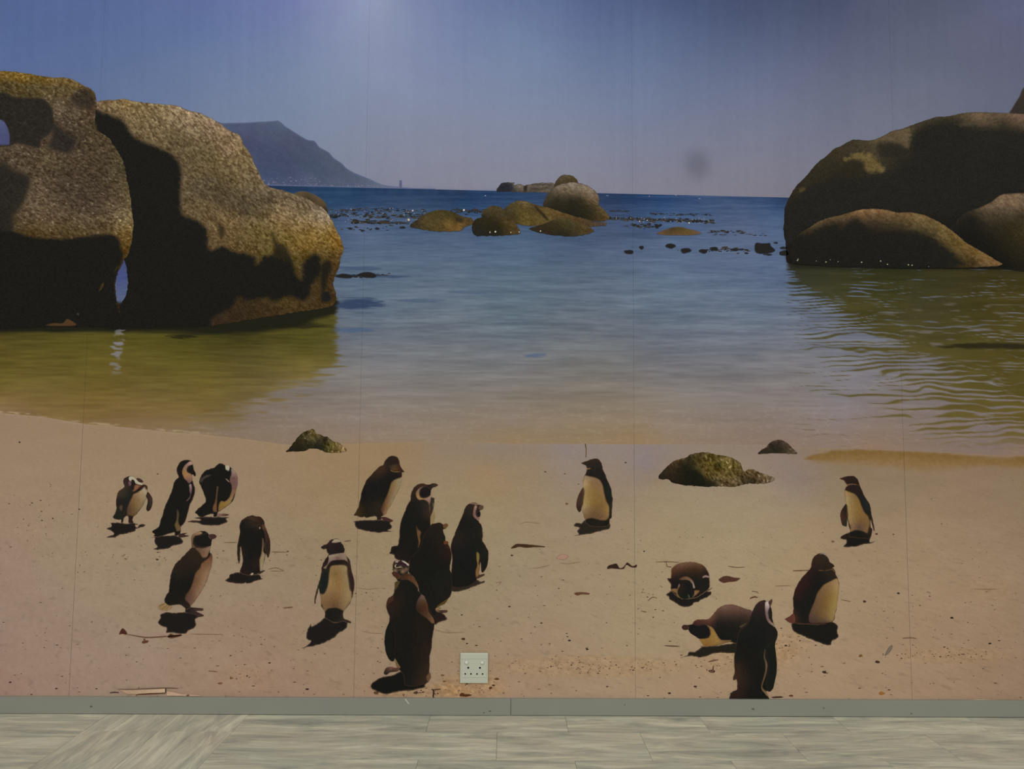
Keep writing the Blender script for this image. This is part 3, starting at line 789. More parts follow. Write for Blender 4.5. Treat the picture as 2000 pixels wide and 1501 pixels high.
cr = crop(1500, 150, 3.95)
sheet('printed_boulder', mural, cr([(1865, 285), (1885, 240), (1905, 205), (1940, 150), (1960, 100), (1990, 70), (2060, 40), (2250, 20), (2500, 300), (2200, 330)]),
      rock_paint([(1978, 215, (50, 44, 38)), (1998, 180, (58, 50, 44)), (2060, 200, (44, 40, 34))], grain=6, seed=31), 2, 2.4, edge=(70, 64, 60), soft=2, label='sliver of a dark rock rising at the right edge above the long boulder')
BR = cr([(120, 1180), (125, 1100), (128, 1030), (150, 960), (180, 900), (220, 840), (280, 780), (340, 710), (390, 655), (450, 610), (510, 555), (570, 530), (650, 485), (700, 485), (790, 490), (870, 465), (950, 420), (1020, 405), (1100, 375), (1200, 340), (1300, 310), (1400, 302), (1500, 280), (1620, 272), (1750, 277), (1870, 280), (1975, 285), (2250, 300), (2650, 420), (2650, 1490), (1975, 1485), (1600, 1480), (1000, 1478), (500, 1462), (200, 1445), (145, 1425), (138, 1300)])
sheet('printed_boulder', mural, BR, rock_paint([
    (1540, 430, (31, 28, 23)), (1560, 370, (44, 38, 28)), (1600, 320, (47, 42, 30)), (1640, 292, (54, 47, 33)), (1670, 280, (56, 50, 37)), (1720, 275, (84, 72, 50)), (1760, 258, (82, 70, 50)), (1800, 242, (57, 50, 38)), (1860, 228, (59, 52, 38)), (1910, 223, (112, 92, 70)), (1990, 224, (116, 90, 72)),
    (1600, 380, (40, 36, 28)), (1660, 340, (42, 37, 28)), (1700, 380, (38, 35, 28)), (1760, 310, (40, 37, 29)), (1800, 350, (38, 35, 29)), (1800, 260, (37, 33, 25)), (1880, 250, (40, 36, 26)), (1960, 245, (50, 44, 33)), (1900, 320, (37, 35, 29)), (1990, 320, (35, 32, 27)), (1990, 260, (45, 40, 30)),
    (1600, 450, (28, 25, 21)), (1700, 410, (30, 27, 22)), (1850, 400, (33, 30, 25)), (1900, 430, (26, 24, 21)), (1990, 480, (26, 24, 21)), (1550, 505, (26, 24, 20)), (1800, 515, (26, 24, 20)), (2150, 300, (35, 32, 26)), (2150, 500, (26, 24, 20))],
    [(cr([(140, 1100), (180, 980), (300, 860), (440, 800), (560, 770), (760, 765), (900, 750), (1095, 640), (1110, 480), (1200, 400), (1400, 345), (1600, 385), (1975, 430), (2650, 450), (2650, 880), (1900, 890), (1720, 960), (1500, 1060), (1250, 1045), (900, 1022), (600, 1052), (300, 1170), (140, 1300)]), (33, 32, 28), 9, .85), (cr([(560, 665), (640, 608), (720, 585), (800, 605), (860, 650), (890, 720), (800, 738), (740, 712), (735, 665), (650, 640)]), (100, 84, 48), 5, .9),
     (cr([(600, 680), (650, 640), (730, 660), (740, 710), (760, 760), (600, 780), (540, 740)]), (40, 36, 26), 5, .8),
     (cr([(820, 490), (950, 425), (1090, 395), (1095, 450), (1075, 550), (1010, 512), (850, 500)]), (90, 76, 54), 5, .85),
     (cr([(850, 510), (1000, 515), (1060, 555), (1090, 600), (880, 620)]), (38, 35, 28), 6, .85),
     (cr([(1440, 365), (1550, 350), (1580, 375), (1470, 380)]), (76, 68, 52), 4, .7),
     (cr([(240, 855), (280, 842), (285, 870), (250, 885)]), (78, 66, 38), 3, .8)],
    grain=14, gs=3.2, ang=-.3, mott=14, seed=37, fleck=16), 3, 2.4, edge=(66, 60, 50), lit_edge=True, soft=1.8, rough=0.7, mat=M_ROCK,
    label='long dark rounded boulder filling the right edge of the bay')
sheet('printed_boulder', mural, cr([(1400, 1200), (1500, 1060), (1640, 1000), (1720, 960), (1800, 905), (1900, 895), (1975, 893), (2250, 900), (2600, 1000), (2600, 1480), (1780, 1480), (1700, 1380), (1540, 1290)]),
      rock_paint([(1920, 402, (96, 78, 58)), (1960, 385, (118, 96, 74)), (1995, 385, (110, 90, 68)), (1985, 402, (104, 84, 64)), (1960, 412, (76, 64, 48)), (1900, 425, (31, 29, 23)), (1880, 445, (28, 26, 22)), (1990, 425, (50, 44, 30)), (1970, 445, (44, 38, 23)), (1995, 455, (54, 47, 26)), (1920, 470, (26, 24, 19)), (1990, 490, (40, 35, 23)), (1960, 510, (24, 23, 17)), (2120, 480, (35, 31, 23)), (2120, 390, (90, 76, 56))],
                 grain=22, gs=3.4, ang=.7, mott=12, seed=41), 4, 2.2, edge=(34, 31, 26), soft=3, mat=M_ROCK, label='brown rock with a pale top leaning against the long boulder at the right edge')
sheet('printed_boulder', mural, cr([(170, 1330), (230, 1220), (330, 1155), (400, 1110), (500, 1080), (600, 1055), (700, 1025), (800, 1017), (920, 1025), (1000, 1045), (1100, 1045), (1180, 1058), (1250, 1085), (1320, 1120), (1400, 1170), (1480, 1235), (1540, 1285), (1620, 1330), (1700, 1375), (1760, 1415), (1810, 1440), (1780, 1456), (1600, 1468), (1400, 1474), (1000, 1476), (600, 1465), (250, 1445), (170, 1420)]),
      rock_paint([(1560, 470, (27, 24, 20)), (1590, 440, (84, 66, 44)), (1630, 426, (84, 66, 44)), (1680, 411, (128, 96, 60)), (1720, 410, (120, 90, 58)), (1760, 415, (108, 84, 54)), (1800, 418, (114, 92, 58)), (1830, 432, (106, 88, 52)), (1870, 458, (108, 86, 48)), (1910, 488, (116, 88, 46)), (1950, 513, (126, 96, 60)),
                  (1640, 440, (45, 38, 28)), (1700, 432, (57, 47, 33)), (1740, 436, (61, 50, 33)), (1790, 440, (84, 70, 42)), (1840, 462, (90, 74, 42)), (1870, 490, (84, 68, 36)), (1900, 510, (68, 54, 30)),
                  (1620, 470, (26, 24, 20)), (1700, 460, (29, 26, 21)), (1760, 462, (31, 29, 23)), (1810, 472, (35, 31, 23)), (1700, 500, (25, 23, 19)), (1800, 500, (28, 26, 21)), (1850, 512, (35, 31, 21)), (1600, 505, (24, 23, 19))],
                 [(cr([(180, 1290), (330, 1195), (420, 1150), (520, 1130), (580, 1180), (620, 1120), (680, 1085), (720, 1120), (780, 1180), (860, 1205), (1000, 1190), (1150, 1200), (1250, 1240), (1330, 1290), (1400, 1340), (1470, 1400), (1510, 1452), (1000, 1490), (200, 1470)]), (29, 28, 24), 7, .92)],
                 grain=24, gs=3, ang=.5, mott=16, seed=43, fleck=24), 5, 2.0, edge=(84, 68, 46), lit_edge=True, soft=1.6, rough=0.6, mat=M_ROCK, label='low humped rock with a sunlit golden rim in front of the long right boulder')
glints = [(cr([(x, y)])[0] + (r, r * .8, (170, 160, 130))) for x, y, r in ((232, 1405, 1.2), (228, 1415, 1.6), (372, 1420, 1), (447, 1428, 1.5), (540, 1425, 1.1), (722, 1430, 1.6), (868, 1420, 1.5), (922, 1445, 1.3), (1083, 1450, 1.5), (1112, 1452, 1.5), (480, 1410, .8), (1240, 1462, .8))]
flecks('water_glints', mural, glints, 6, label='tiny bright glints along the waterline of the right boulders')

# rocks out in the bay ------------------------------------------------
cm = crop(780, 320, 4.545)


def bay_rock(pts, field, label, layer, patches=(), **kw):
    return sheet('printed_rock', mural, cm(pts), rock_paint([(*cm([(a, b)])[0], c) for a, b, c in field], [(cm(p), c, s, k) for p, c, s, k in patches], grain=18, gs=2.6, mott=14, **kw), layer, 1.5, edge=(66, 60, 50), lit_edge=True, soft=1.4, rough=.8, mat=M_ROCK, label=label)


bay_rock([(868, 246), (880, 200), (900, 175), (950, 165), (1020, 168), (1015, 186), (1080, 178), (1110, 192), (1150, 183), (1250, 168), (1370, 172), (1390, 250), (1200, 252), (1000, 248)],
         [(900, 190, (51, 48, 48)), (960, 180, (56, 52, 50)), (1050, 190, (110, 100, 90)), (1090, 215, (96, 85, 72)), (1180, 185, (105, 97, 88)), (1300, 180, (103, 95, 88)), (1200, 225, (84, 76, 66)), (1300, 220, (88, 78, 66)), (950, 230, (38, 38, 43)), (1050, 235, (73, 66, 55))],
         'flat pale slab rock far out on the horizon', 1,
         [([(885, 190), (940, 170), (1000, 180), (1005, 230), (960, 245), (890, 240)], (36, 37, 45), 3, .8), ([(1105, 190), (1135, 190), (1130, 245), (1105, 248)], (38, 36, 36), 1.5, .9), ([(1160, 210), (1250, 215), (1340, 190), (1350, 200), (1260, 232), (1160, 228)], (61, 53, 45), 2, .7), ([(1160, 180), (1360, 180), (1360, 186), (1160, 188)], (52, 46, 41), 1, .8)], seed=51)
bay_rock([(1350, 260), (1372, 200), (1390, 150), (1430, 110), (1470, 95), (1530, 105), (1570, 130), (1590, 165), (1600, 200), (1500, 240), (1400, 300)],
         [(1400, 170, (63, 53, 36)), (1470, 105, (86, 74, 55)), (1560, 130, (75, 62, 41)), (1500, 150, (66, 57, 37)), (1400, 230, (49, 41, 28))], 'brown knob of rock peeping over the round boulder out in the bay', 2, seed=52)
bay_rock([(1276, 372), (1290, 310), (1320, 260), (1370, 210), (1430, 180), (1500, 165), (1580, 165), (1650, 185), (1720, 225), (1765, 275), (1775, 320), (1772, 360), (1800, 390), (1840, 430), (1865, 470), (1850, 495), (1780, 512), (1680, 500), (1560, 480), (1420, 440), (1320, 395)],
         [(1300, 340, (51, 45, 34)), (1340, 270, (73, 64, 52)), (1420, 200, (110, 97, 82)), (1520, 180, (121, 107, 93)), (1640, 210, (117, 104, 88)), (1740, 280, (117, 100, 81)), (1400, 260, (84, 73, 54)), (1520, 250, (96, 83, 63)), (1640, 270, (102, 87, 66)), (1700, 330, (88, 73, 50)), (1400, 310, (45, 40, 28)), (1520, 320, (42, 37, 27)), (1600, 310, (52, 45, 30)), (1450, 390, (40, 36, 25)), (1580, 400, (38, 36, 26)), (1650, 360, (51, 45, 28)), (1700, 420, (45, 40, 25)), (1780, 430, (73, 60, 34)), (1840, 460, (84, 66, 37)), (1760, 490, (61, 50, 30))],
         'round boulder with a pale sunlit top out in the middle of the bay', 3, seed=53, fleck=14)
bay_rock([(730, 450), (745, 415), (775, 390), (820, 372), (880, 380), (920, 400), (900, 450), (860, 490), (740, 490)], [(760, 410, (65, 57, 36)), (830, 385, (75, 64, 41)), (890, 400, (70, 59, 36)), (820, 440, (63, 53, 32)), (760, 470, (42, 38, 27))], 'small mossy rock behind the darkest rock of the bay', 3, seed=54)
bay_rock([(880, 470), (890, 440), (940, 390), (1000, 345), (1060, 325), (1120, 330), (1180, 350), (1240, 370), (1320, 385), (1450, 430), (1560, 465), (1680, 495), (1745, 515), (1840, 520), (1830, 545), (1700, 560), (1600, 560), (1400, 540), (1250, 545), (1150, 548), (1050, 535), (950, 490)],
         [(940, 420, (63, 55, 34)), (1010, 350, (75, 66, 41)), (1090, 335, (98, 80, 52)), (1180, 360, (80, 66, 39)), (1040, 400, (70, 60, 32)), (1100, 430, (82, 69, 34)), (1200, 440, (80, 67, 36)), (1000, 470, (56, 48, 27)), (1120, 500, (91, 76, 36)), (1260, 500, (86, 71, 36)), (1320, 400, (91, 71, 39)), (1440, 440, (89, 69, 37)), (1560, 490, (77, 60, 34)), (1700, 520, (75, 60, 41)), (1820, 532, (73, 62, 54)), (1380, 490, (84, 67, 37))],
         'broad olive rock with a crack, the longest of the bay rocks', 4, [([(1195, 365), (1240, 400), (1290, 450), (1325, 495), (1310, 500), (1260, 450), (1215, 405)], (38, 33, 23), 1.6, .85)], seed=55)
bay_rock([(645, 560), (660, 510), (700, 480), (800, 475), (920, 465), (990, 490), (1030, 530), (1070, 590), (1072, 618), (950, 632), (800, 637), (680, 637), (655, 612)],
         [(670, 520, (40, 35, 24)), (780, 490, (44, 38, 23)), (900, 480, (58, 48, 27)), (980, 500, (72, 59, 32)), (1040, 570, (75, 59, 32)), (750, 560, (38, 34, 22)), (900, 560, (40, 34, 19)), (960, 540, (70, 57, 30)), (700, 620, (34, 34, 30)), (880, 615, (36, 33, 24))], 'darkest squat rock in front of the broad bay rock', 6, seed=56)
bay_rock([(1150, 575), (1200, 556), (1260, 540), (1340, 510), (1420, 475), (1480, 475), (1560, 510), (1640, 545), (1700, 570), (1725, 600), (1640, 628), (1550, 642), (1400, 634), (1250, 612), (1190, 592)],
         [(1220, 565, (47, 40, 27)), (1340, 520, (54, 46, 28)), (1450, 485, (73, 64, 36)), (1540, 520, (66, 59, 34)), (1640, 560, (79, 64, 36)), (1400, 570, (47, 41, 25)), (1500, 580, (52, 46, 27)), (1600, 590, (68, 57, 32)), (1500, 625, (42, 38, 27)), (1690, 600, (73, 59, 36))], 'low mossy rock nearest the beach on the right of the bay group', 6, seed=57)
bay_rock([(90, 552), (160, 490), (230, 445), (310, 415), (400, 410), (470, 425), (560, 465), (640, 480), (655, 530), (580, 562), (540, 592), (400, 600), (280, 592), (160, 572)],
         [(150, 520, (58, 50, 32)), (240, 450, (72, 60, 36)), (330, 420, (72, 64, 34)), (420, 420, (68, 60, 32)), (540, 470, (68, 60, 32)), (620, 500, (72, 57, 34)), (280, 490, (75, 64, 37)), (380, 480, (70, 59, 34)), (430, 530, (100, 78, 37)), (530, 545, (107, 81, 41)), (520, 490, (61, 52, 28)), (250, 560, (72, 62, 34)), (400, 580, (84, 67, 36)), (120, 550, (54, 48, 36))], 'lone mossy rock at the left end of the bay group', 5, [([(500, 470), (570, 490), (560, 520), (500, 505)], (44, 38, 23), 2, .7)], seed=58)
ck = crop(1160, 370, 5)
sheet('printed_rock', mural, ck([(610, 428), (660, 405), (720, 382), (780, 366), (850, 364), (920, 383), (1000, 402), (1050, 428), (960, 445), (800, 448), (680, 444)]),
      rock_paint([(*ck([(a, b)])[0], c) for a, b, c in ((660, 425, (96, 72, 50)), (760, 378, (62, 54, 34)), (850, 375, (74, 62, 36)), (940, 400, (96, 76, 42)), (800, 420, (86, 66, 38)), (1020, 425, (100, 76, 58)))], grain=7, gs=2.2, seed=61), 3, 1.8, edge=(84, 74, 70), soft=1.6, label='low flat rock awash to the right of the bay rocks')

# kelp ----------------------------------------------------------------
kelp = []
KD = [(34, 36, 34), (44, 42, 34), (58, 52, 40), (48, 54, 66), (66, 62, 60), (40, 44, 54)]


def band(n, u0, u1, v0, slope, sv, w=(1, 5), h=(.6, 1.6), lo=1.0):
    for _ in range(n):
        x = random.uniform(u0, u1)
        kelp.append((x, v0 + slope * (x - u0) + random.gauss(0, sv), random.uniform(*w), random.uniform(*h), random.choice(KD)))


band(70, 640, 830, 409, .01, 1.6); band(105, 645, 830, 419, .02, 2.6, (1.5, 6), (.8, 2)); band(70, 690, 800, 432, .03, 1.8, (2, 7)); band(14, 640, 760, 446, 0, 2.5, (1.5, 4)); band(16, 690, 760, 433, .03, 1.2, (4, 9), (1.5, 2.5))
band(70, 880, 945, 411, .02, 2.2, (1, 4)); band(170, 1188, 1394, 426, .03, 1.6, (1.5, 5), (1, 2.2)); band(60, 1270, 1390, 417, .02, 1, (1, 5), (.5, 1)); band(24, 1190, 1230, 412, 0, 1.2, (1, 4), (.4, .9)); band(30, 1222, 1290, 440, .02, 2.5, (1.5, 5), (.8, 2)); band(34, 1385, 1455, 451, .03, 1.6, (2, 6), (.5, 1.2)); band(16, 1395, 1500, 457, .03, 1.5, (2, 5), (.4, .9))
band(14, 1375, 1460, 485, .02, 1.4, (3, 7), (1, 2)); band(26, 655, 760, 537, 0, 2, (2, 8), (.6, 1.2)); band(22, 655, 720, 539, .02, 1.2, (3, 7), (1.2, 2.4)); band(26, 1310, 1470, 488, 0, 2.2, (1, 4), (.5, 1.2))
flecks('printed_kelp', mural, kelp, 0.2, 7, label='dark floating kelp fronds scattered over the water')
fo = [(random.uniform(640, 830), random.uniform(406, 436), random.uniform(.6, 1.2), random.uniform(.5, 1.1), (150, 140, 136)) for _ in range(46)] + [(random.uniform(1200, 1392), random.uniform(424, 435), random.uniform(.6, 1.2), random.uniform(.5, 1.1), (150, 142, 130)) for _ in range(34)] + \
     [(1120 - 340 + 26, 417 - 6, 1.8, 1.8, (190, 186, 176)), (906, 410, 2, 2, (196, 192, 180)), (948, 375 + 7, 1.5, 1, (160, 164, 176)), (1366, 388, 3, 1, (120, 128, 156)), (1186, 382, 3, .8, (120, 128, 156)), (1268, 383, 1.2, 1, (140, 146, 164)), (1320, 381, 2, .8, (130, 134, 150)), (798, 429, 2.6, 2.6, (178, 168, 150)), (1346, 435, 1.6, 2, (200, 194, 180)), (1264, 430, 1.2, 1.4, (190, 186, 170)), (1249, 432, 1.2, 1.4, (190, 180, 170)), (968, 452, 2, 2.2, (190, 184, 170)), (957, 453, 1.2, 1.8, (180, 172, 160)), (998, 454, 1.2, 1.4, (170, 160, 140)), (1014, 453, 1.4, 1.6, (180, 166, 140)), (1056, 451, 1.4, 1.6, (190, 176, 150))]
flecks('foam_dots', mural, fo, 7, label='tiny white foam and bird dots among the kelp')
for x, y, rx, ry in ((1228, 492, 10, 5), (1253, 483, 5, 5), (1310, 480, 11, 5), (1339, 489, 11, 6), (1374, 490, 9, 5), (1395, 486, 9, 5), (1434, 487, 10, 3.4), (1492, 484, 20, 10), (1530, 494, 10, 7), (1515, 474, 5, 2.2), (1530, 484, 8, 2.6), (1500, 497, 10, 2), (1458, 494, 5, 1.8), (672, 539, 20, 4.5), (716, 537, 23, 6), (684, 446, 5, 2.4), (708, 450, 5, 2.2), (737, 446, 5, 2.5), (786, 444, 6, 3), (1283, 442, 5, 5)):
    n = 9; ph = random.random()
    pts = [(x + rx * random.uniform(.75, 1.1) * math.cos(ph + 6.283 * q / n), y + ry * random.uniform(.6, 1.15) * math.sin(ph + 6.283 * q / n)) for q in range(n)]
    if x == 1492: pts = ck([(1570, 540), (1590, 518), (1640, 524), (1700, 522), (1720, 520), (1730, 550), (1770, 590), (1740, 615), (1650, 628), (1580, 612)])
    sheet('printed_rock', mural, pts, (34, 33, 29), 3, 2, edge=(48, 50, 62), soft=1.4)

# rocks on the beach ---------------------------------------------------
c1 = crop(540, 820, 12.5)
sheet('printed_rock', mural, c1([(230, 770), (310, 680), (380, 600), (450, 510), (540, 400), (630, 320), (740, 270), (820, 235), (890, 215), (930, 260), (970, 340), (1080, 350), (1150, 390), (1250, 410), (1310, 450), (1390, 520), (1500, 550), (1600, 610), (1680, 680), (1720, 755), (1560, 795), (1400, 800), (1200, 780), (1100, 740), (980, 695), (840, 690), (700, 745), (600, 765), (420, 770)]),
      rock_paint([(*c1([(a, b)])[0], c) for a, b, c in ((320, 730, (34, 30, 19)), (480, 560, (44, 37, 22)), (620, 400, (58, 52, 30)), (760, 300, (66, 55, 30)), (880, 260, (84, 72, 34)), (900, 420, (92, 80, 46)), (760, 480, (62, 54, 34)), (600, 650, (36, 32, 20)), (760, 620, (48, 42, 26)), (950, 620, (34, 34, 24)), (1100, 470, (56, 48, 30)), (1200, 450, (52, 44, 30)), (1120, 680, (38, 36, 24)), (1300, 620, (88, 78, 36)), (1450, 620, (104, 88, 50)), (1400, 750, (94, 76, 40)), (1600, 720, (122, 100, 62)), (1690, 745, (130, 108, 74)))],
                 grain=52, gs=2.6, mott=26, ang=1.1, seed=71, fleck=70), 2, 1.1, edge=(100, 84, 62), lit_edge=True, soft=1.2, rough=1.0, mat=M_ROCK, label='small jagged olive rock on the shoreline at the left')
c2 = crop(1270, 840, 6.25)
sheet('printed_rock', mural, c2([(100, 585), (150, 500), (230, 420), (310, 360), (430, 335), (500, 295), (600, 268), (680, 268), (780, 290), (900, 310), (1020, 345), (1090, 390), (1120, 450), (1150, 500), (1190, 475), (1250, 475), (1350, 520), (1450, 550), (1520, 600), (1440, 640), (1340, 652), (1200, 652), (1090, 672), (1000, 690), (880, 682), (760, 687), (620, 687), (480, 677), (370, 662), (280, 642), (220, 600)]),
      rock_paint([(*c2([(a, b)])[0], c) for a, b, c in ((140, 560, (40, 32, 24)), (280, 420, (58, 42, 26)), (350, 360, (80, 60, 38)), (420, 440, (30, 28, 20)), (500, 330, (54, 46, 26)), (640, 285, (76, 62, 36)), (800, 310, (86, 72, 36)), (960, 345, (92, 78, 42)), (600, 400, (72, 60, 26)), (740, 400, (90, 76, 32)), (830, 420, (56, 48, 22)), (900, 420, (94, 80, 34)), (1050, 420, (94, 80, 40)), (560, 560, (26, 26, 18)), (450, 600, (30, 28, 18)), (330, 580, (36, 31, 20)), (700, 540, (84, 68, 30)), (850, 550, (98, 80, 44)), (1000, 520, (90, 76, 40)), (750, 650, (36, 31, 22)), (900, 640, (92, 74, 48)), (1050, 630, (84, 68, 42)), (1220, 500, (84, 66, 40)), (1300, 580, (86, 70, 44)), (1230, 630, (44, 36, 24)), (1430, 600, (110, 90, 66)), (1510, 602, (120, 104, 86)))],
                 [(c2([(450, 500), (560, 500), (640, 560), (690, 640), (640, 680), (460, 670), (420, 600)]), (26, 26, 18), 2.2, .8)],
                 grain=56, gs=2.7, mott=28, ang=1.0, seed=73, fleck=76), 2, 1.2, edge=(86, 72, 52), lit_edge=True, soft=1.2, rough=1.0, mat=M_ROCK, label='largest beach rock, craggy and olive, in the wet sand at the right')
sheet('printed_rock', mural, c2([(1310, 288), (1350, 240), (1410, 205), (1460, 150), (1540, 118), (1600, 118), (1660, 145), (1710, 190), (1760, 240), (1795, 287), (1700, 287), (1500, 282), (1380, 287)]),
      rock_paint([(*c2([(a, b)])[0], c) for a, b, c in ((1350, 270, (46, 38, 30)), (1440, 180, (60, 46, 36)), (1570, 125, (66, 50, 40)), (1500, 210, (38, 36, 26)), (1600, 220, (44, 38, 28)), (1680, 200, (74, 60, 46)), (1740, 260, (84, 70, 54)), (1560, 270, (40, 36, 24)))], grain=34, gs=2.4, mott=14, seed=75, fleck=46), 2, 1.1, edge=(90, 74, 62), soft=1.2, rough=.6, mat=M_ROCK, label='small dark domed stone at the water edge behind the largest beach rock')

SHADOW_C = (30, 27, 25)


def dark_paint(samples, outline, seed=1):
    """near-black plumage with small brown or grey lights around the sampled spots"""
    P = np.array(outline, float); r = max(4.5, 0.12 * (P.max(0) - P.min(0)).max())

    def fn(u, v):
        base = np.array([[26, 25, 22]], float); num = np.zeros((len(u), 3)); den = np.full(len(u), 1e-6)
        for x, y, col in samples:
            w = np.exp(-((u - x) ** 2 + (v - y) ** 2) / (r * r)); num += w[:, None] * np.array([col], float); den += w
        k = np.clip(den, 0, 1)
        c = base * (1 - k)[:, None] + num / den[:, None] * k[:, None]
        return c + (fbm(u / 2.2, v / 3.5, seed, 2) * 2.2)[:, None]
    return fn


def soft_paint(field, seed=1, grain=3.0):
    F = None if isinstance(field[0], (int, float)) else Field(field)

    def fn(u, v):
        c = F(u, v) if F else np.tile(np.array([field], float), (len(u), 1))
        return c + (fbm(u / 2.2, v / 3.5, seed, 2) * grain * np.clip(c.mean(1) / 70, .25, 1.4))[:, None]
    return fn


def penguin(k, label, layer, body, colour, shadow=None, fills=(), edge=(78, 61, 47), shadow_c=SHADOW_C, soft=1.7):
    """k = crop; fills = (name, outline, colour or samples, edge colour, softness[, crop])"""
    def samples(c, kk):
        return c if isinstance(c[0], (int, float)) else [(*kk([(s[0], s[1])])[0], s[2]) for s in c]
    pts = body if isinstance(body, list) and body and body[0] == 'px' else k(body)
    if pts[0] == 'px': pts = pts[1:]
    seed = int(pts[0][0]) % 97
    sm = samples(colour, k)
    lying = 'lying' in label
    body_paint = soft_paint(sm, seed) if lying or not isinstance(sm, list) else dark_paint(sm, pts, seed)
    o = sheet('printed_penguin', mural, pts, body_paint, layer, 1.5, edge=edge, soft=soft, label=label, rough=0.55)
    outline = catmull(pts, 3)
    if shadow:
        kk, sh = (shadow[0], shadow[1]) if callable(shadow[0]) else (k, shadow)
        sheet('shadow', o, kk(sh), soft_paint(shadow_c, seed + 1), layer - 1, 2.0, edge=(92, 74, 60), soft=1.9, rough=0.7)
    for i, f in enumerate(fills):
        name, fp, fc, fe, fs = f[:5]
        kk = f[5] if len(f) > 5 else k
        fcol = samples(fc, kk)
        if name == 'belly' and isinstance(fcol, list): fcol = [(a, d, (e[0] * 1.03 + 2, e[1] * 1.07 + 2, e[2] * 1.18 + 6)) for a, d, e in fcol]
        sheet(name, o, kk(fp), soft_paint(fcol, seed + 3 + i), layer + 1 + i * .15, 1.5, edge=fe, soft=fs, within=outline)
    return o


A1 = crop(200, 900, 10); A2 = crop(340, 890, 10); A3 = crop(280, 880, 7.506); A4 = crop(280, 1030, 6.825); A5 = crop(430, 1000, 10.007); A6 = crop(580, 1040, 6.525)
B1c = crop(670, 880, 8.83); B2c = crop(750, 930, 8.341); B3c = crop(750, 1000, 6.823); B4c = crop(710, 1080, 5.177); B5c = crop(1090, 860, 7.507); B6c = crop(1610, 910, 8.829)
C1c = crop(1280, 1080, 12.507); C2c = crop(1310, 1150, 6.82); C3c = crop(1510, 1070, 7.506)
K = (26, 25, 22)
DK = (34, 29, 25)

# back row, left group
penguin(A1, 'small preening penguin with its head bent to its breast, leftmost of all', 3,
        [(415, 440), (410, 370), (440, 325), (500, 300), (560, 290), (620, 313), (665, 350), (700, 395), (760, 425), (800, 455), (850, 465), (880, 500), (882, 560), (885, 640), (860, 720), (810, 820), (770, 900), (720, 960), (670, 1030), (610, 1085), (585, 1150), (600, 1210), (530, 1215), (505, 1190), (515, 1120), (500, 1072), (470, 1072), (425, 1110), (400, 1195), (365, 1205), (365, 1150), (320, 1145), (230, 1130), (198, 1085), (240, 1030), (265, 950), (280, 920), (265, 850), (265, 780), (275, 700), (300, 620), (350, 560), (410, 520), (432, 490)],
        [(460, 380, (52, 36, 34)), (360, 620, (66, 50, 40)), (430, 560, (58, 48, 40)), (330, 800, (34, 30, 28)), (500, 640, (32, 36, 30)), (460, 800, (30, 32, 28)), (300, 1050, (28, 34, 26)), (380, 1000, (40, 34, 28)), (560, 1180, (40, 28, 26)), (860, 520, (66, 36, 28)), (600, 600, (30, 28, 26))],
        [(80, 1320), (180, 1270), (165, 1212), (300, 1200), (400, 1212), (480, 1220), (600, 1210), (710, 1245), (640, 1252), (665, 1292), (740, 1238), (800, 1228), (845, 1240), (820, 1275), (740, 1300), (650, 1320), (640, 1360), (500, 1410), (350, 1440), (230, 1490), (80, 1490), (160, 1450), (225, 1420), (160, 1355)],
        [('belly', [(600, 640), (680, 600), (760, 545), (820, 490), (855, 530), (878, 590), (878, 640), (855, 720), (810, 810), (770, 890), (720, 950), (660, 1030), (600, 1078), (500, 1060), (470, 1040), (470, 960), (490, 880), (530, 780), (570, 700)],
          [(820, 540, (158, 138, 98)), (700, 640, (136, 108, 66)), (600, 720, (116, 84, 48)), (640, 850, (112, 84, 40)), (780, 800, (128, 102, 66)), (520, 950, (78, 56, 38)), (600, 1040, (92, 68, 34)), (720, 920, (118, 94, 58))], (56, 42, 30), 3),
         ('white_face_band', [(512, 325), (535, 305), (575, 298), (625, 320), (665, 362), (705, 402), (760, 432), (795, 458), (745, 476), (690, 457), (640, 432), (625, 392), (600, 366), (570, 372), (560, 412), (530, 392), (514, 360)], (176, 168, 142), (120, 104, 96), 2),
         ('pink_cheek', [(512, 380), (550, 392), (572, 440), (556, 480), (522, 492), (502, 440)], (116, 84, 92), (70, 46, 52), 3),
         ('throat', [(632, 462), (700, 460), (770, 472), (720, 522), (680, 560), (630, 590), (580, 592), (610, 540)], (126, 88, 60), (90, 50, 36), 3),
         ('flipper', [(885, 600), (930, 650), (970, 720), (977, 800), (957, 900), (922, 960), (885, 977), (860, 950), (862, 890), (882, 810), (878, 740), (850, 690), (862, 650)], [(900, 660, (56, 40, 34)), (960, 780, (62, 46, 40)), (890, 820, (40, 38, 28)), (890, 950, (44, 32, 26))], (80, 58, 48), 2),
         ('raised_wing_tip', [(668, 335), (720, 338), (772, 368), (797, 408), (750, 412), (700, 392)], (64, 44, 38), (100, 78, 62), 2),
         ('flipper', [(325, 880), (375, 845), (402, 880), (395, 960), (352, 975), (325, 930)], (78, 66, 52), (48, 40, 34), 3)])  # last flipper sheet is a highlight put into the left flipper's print colour
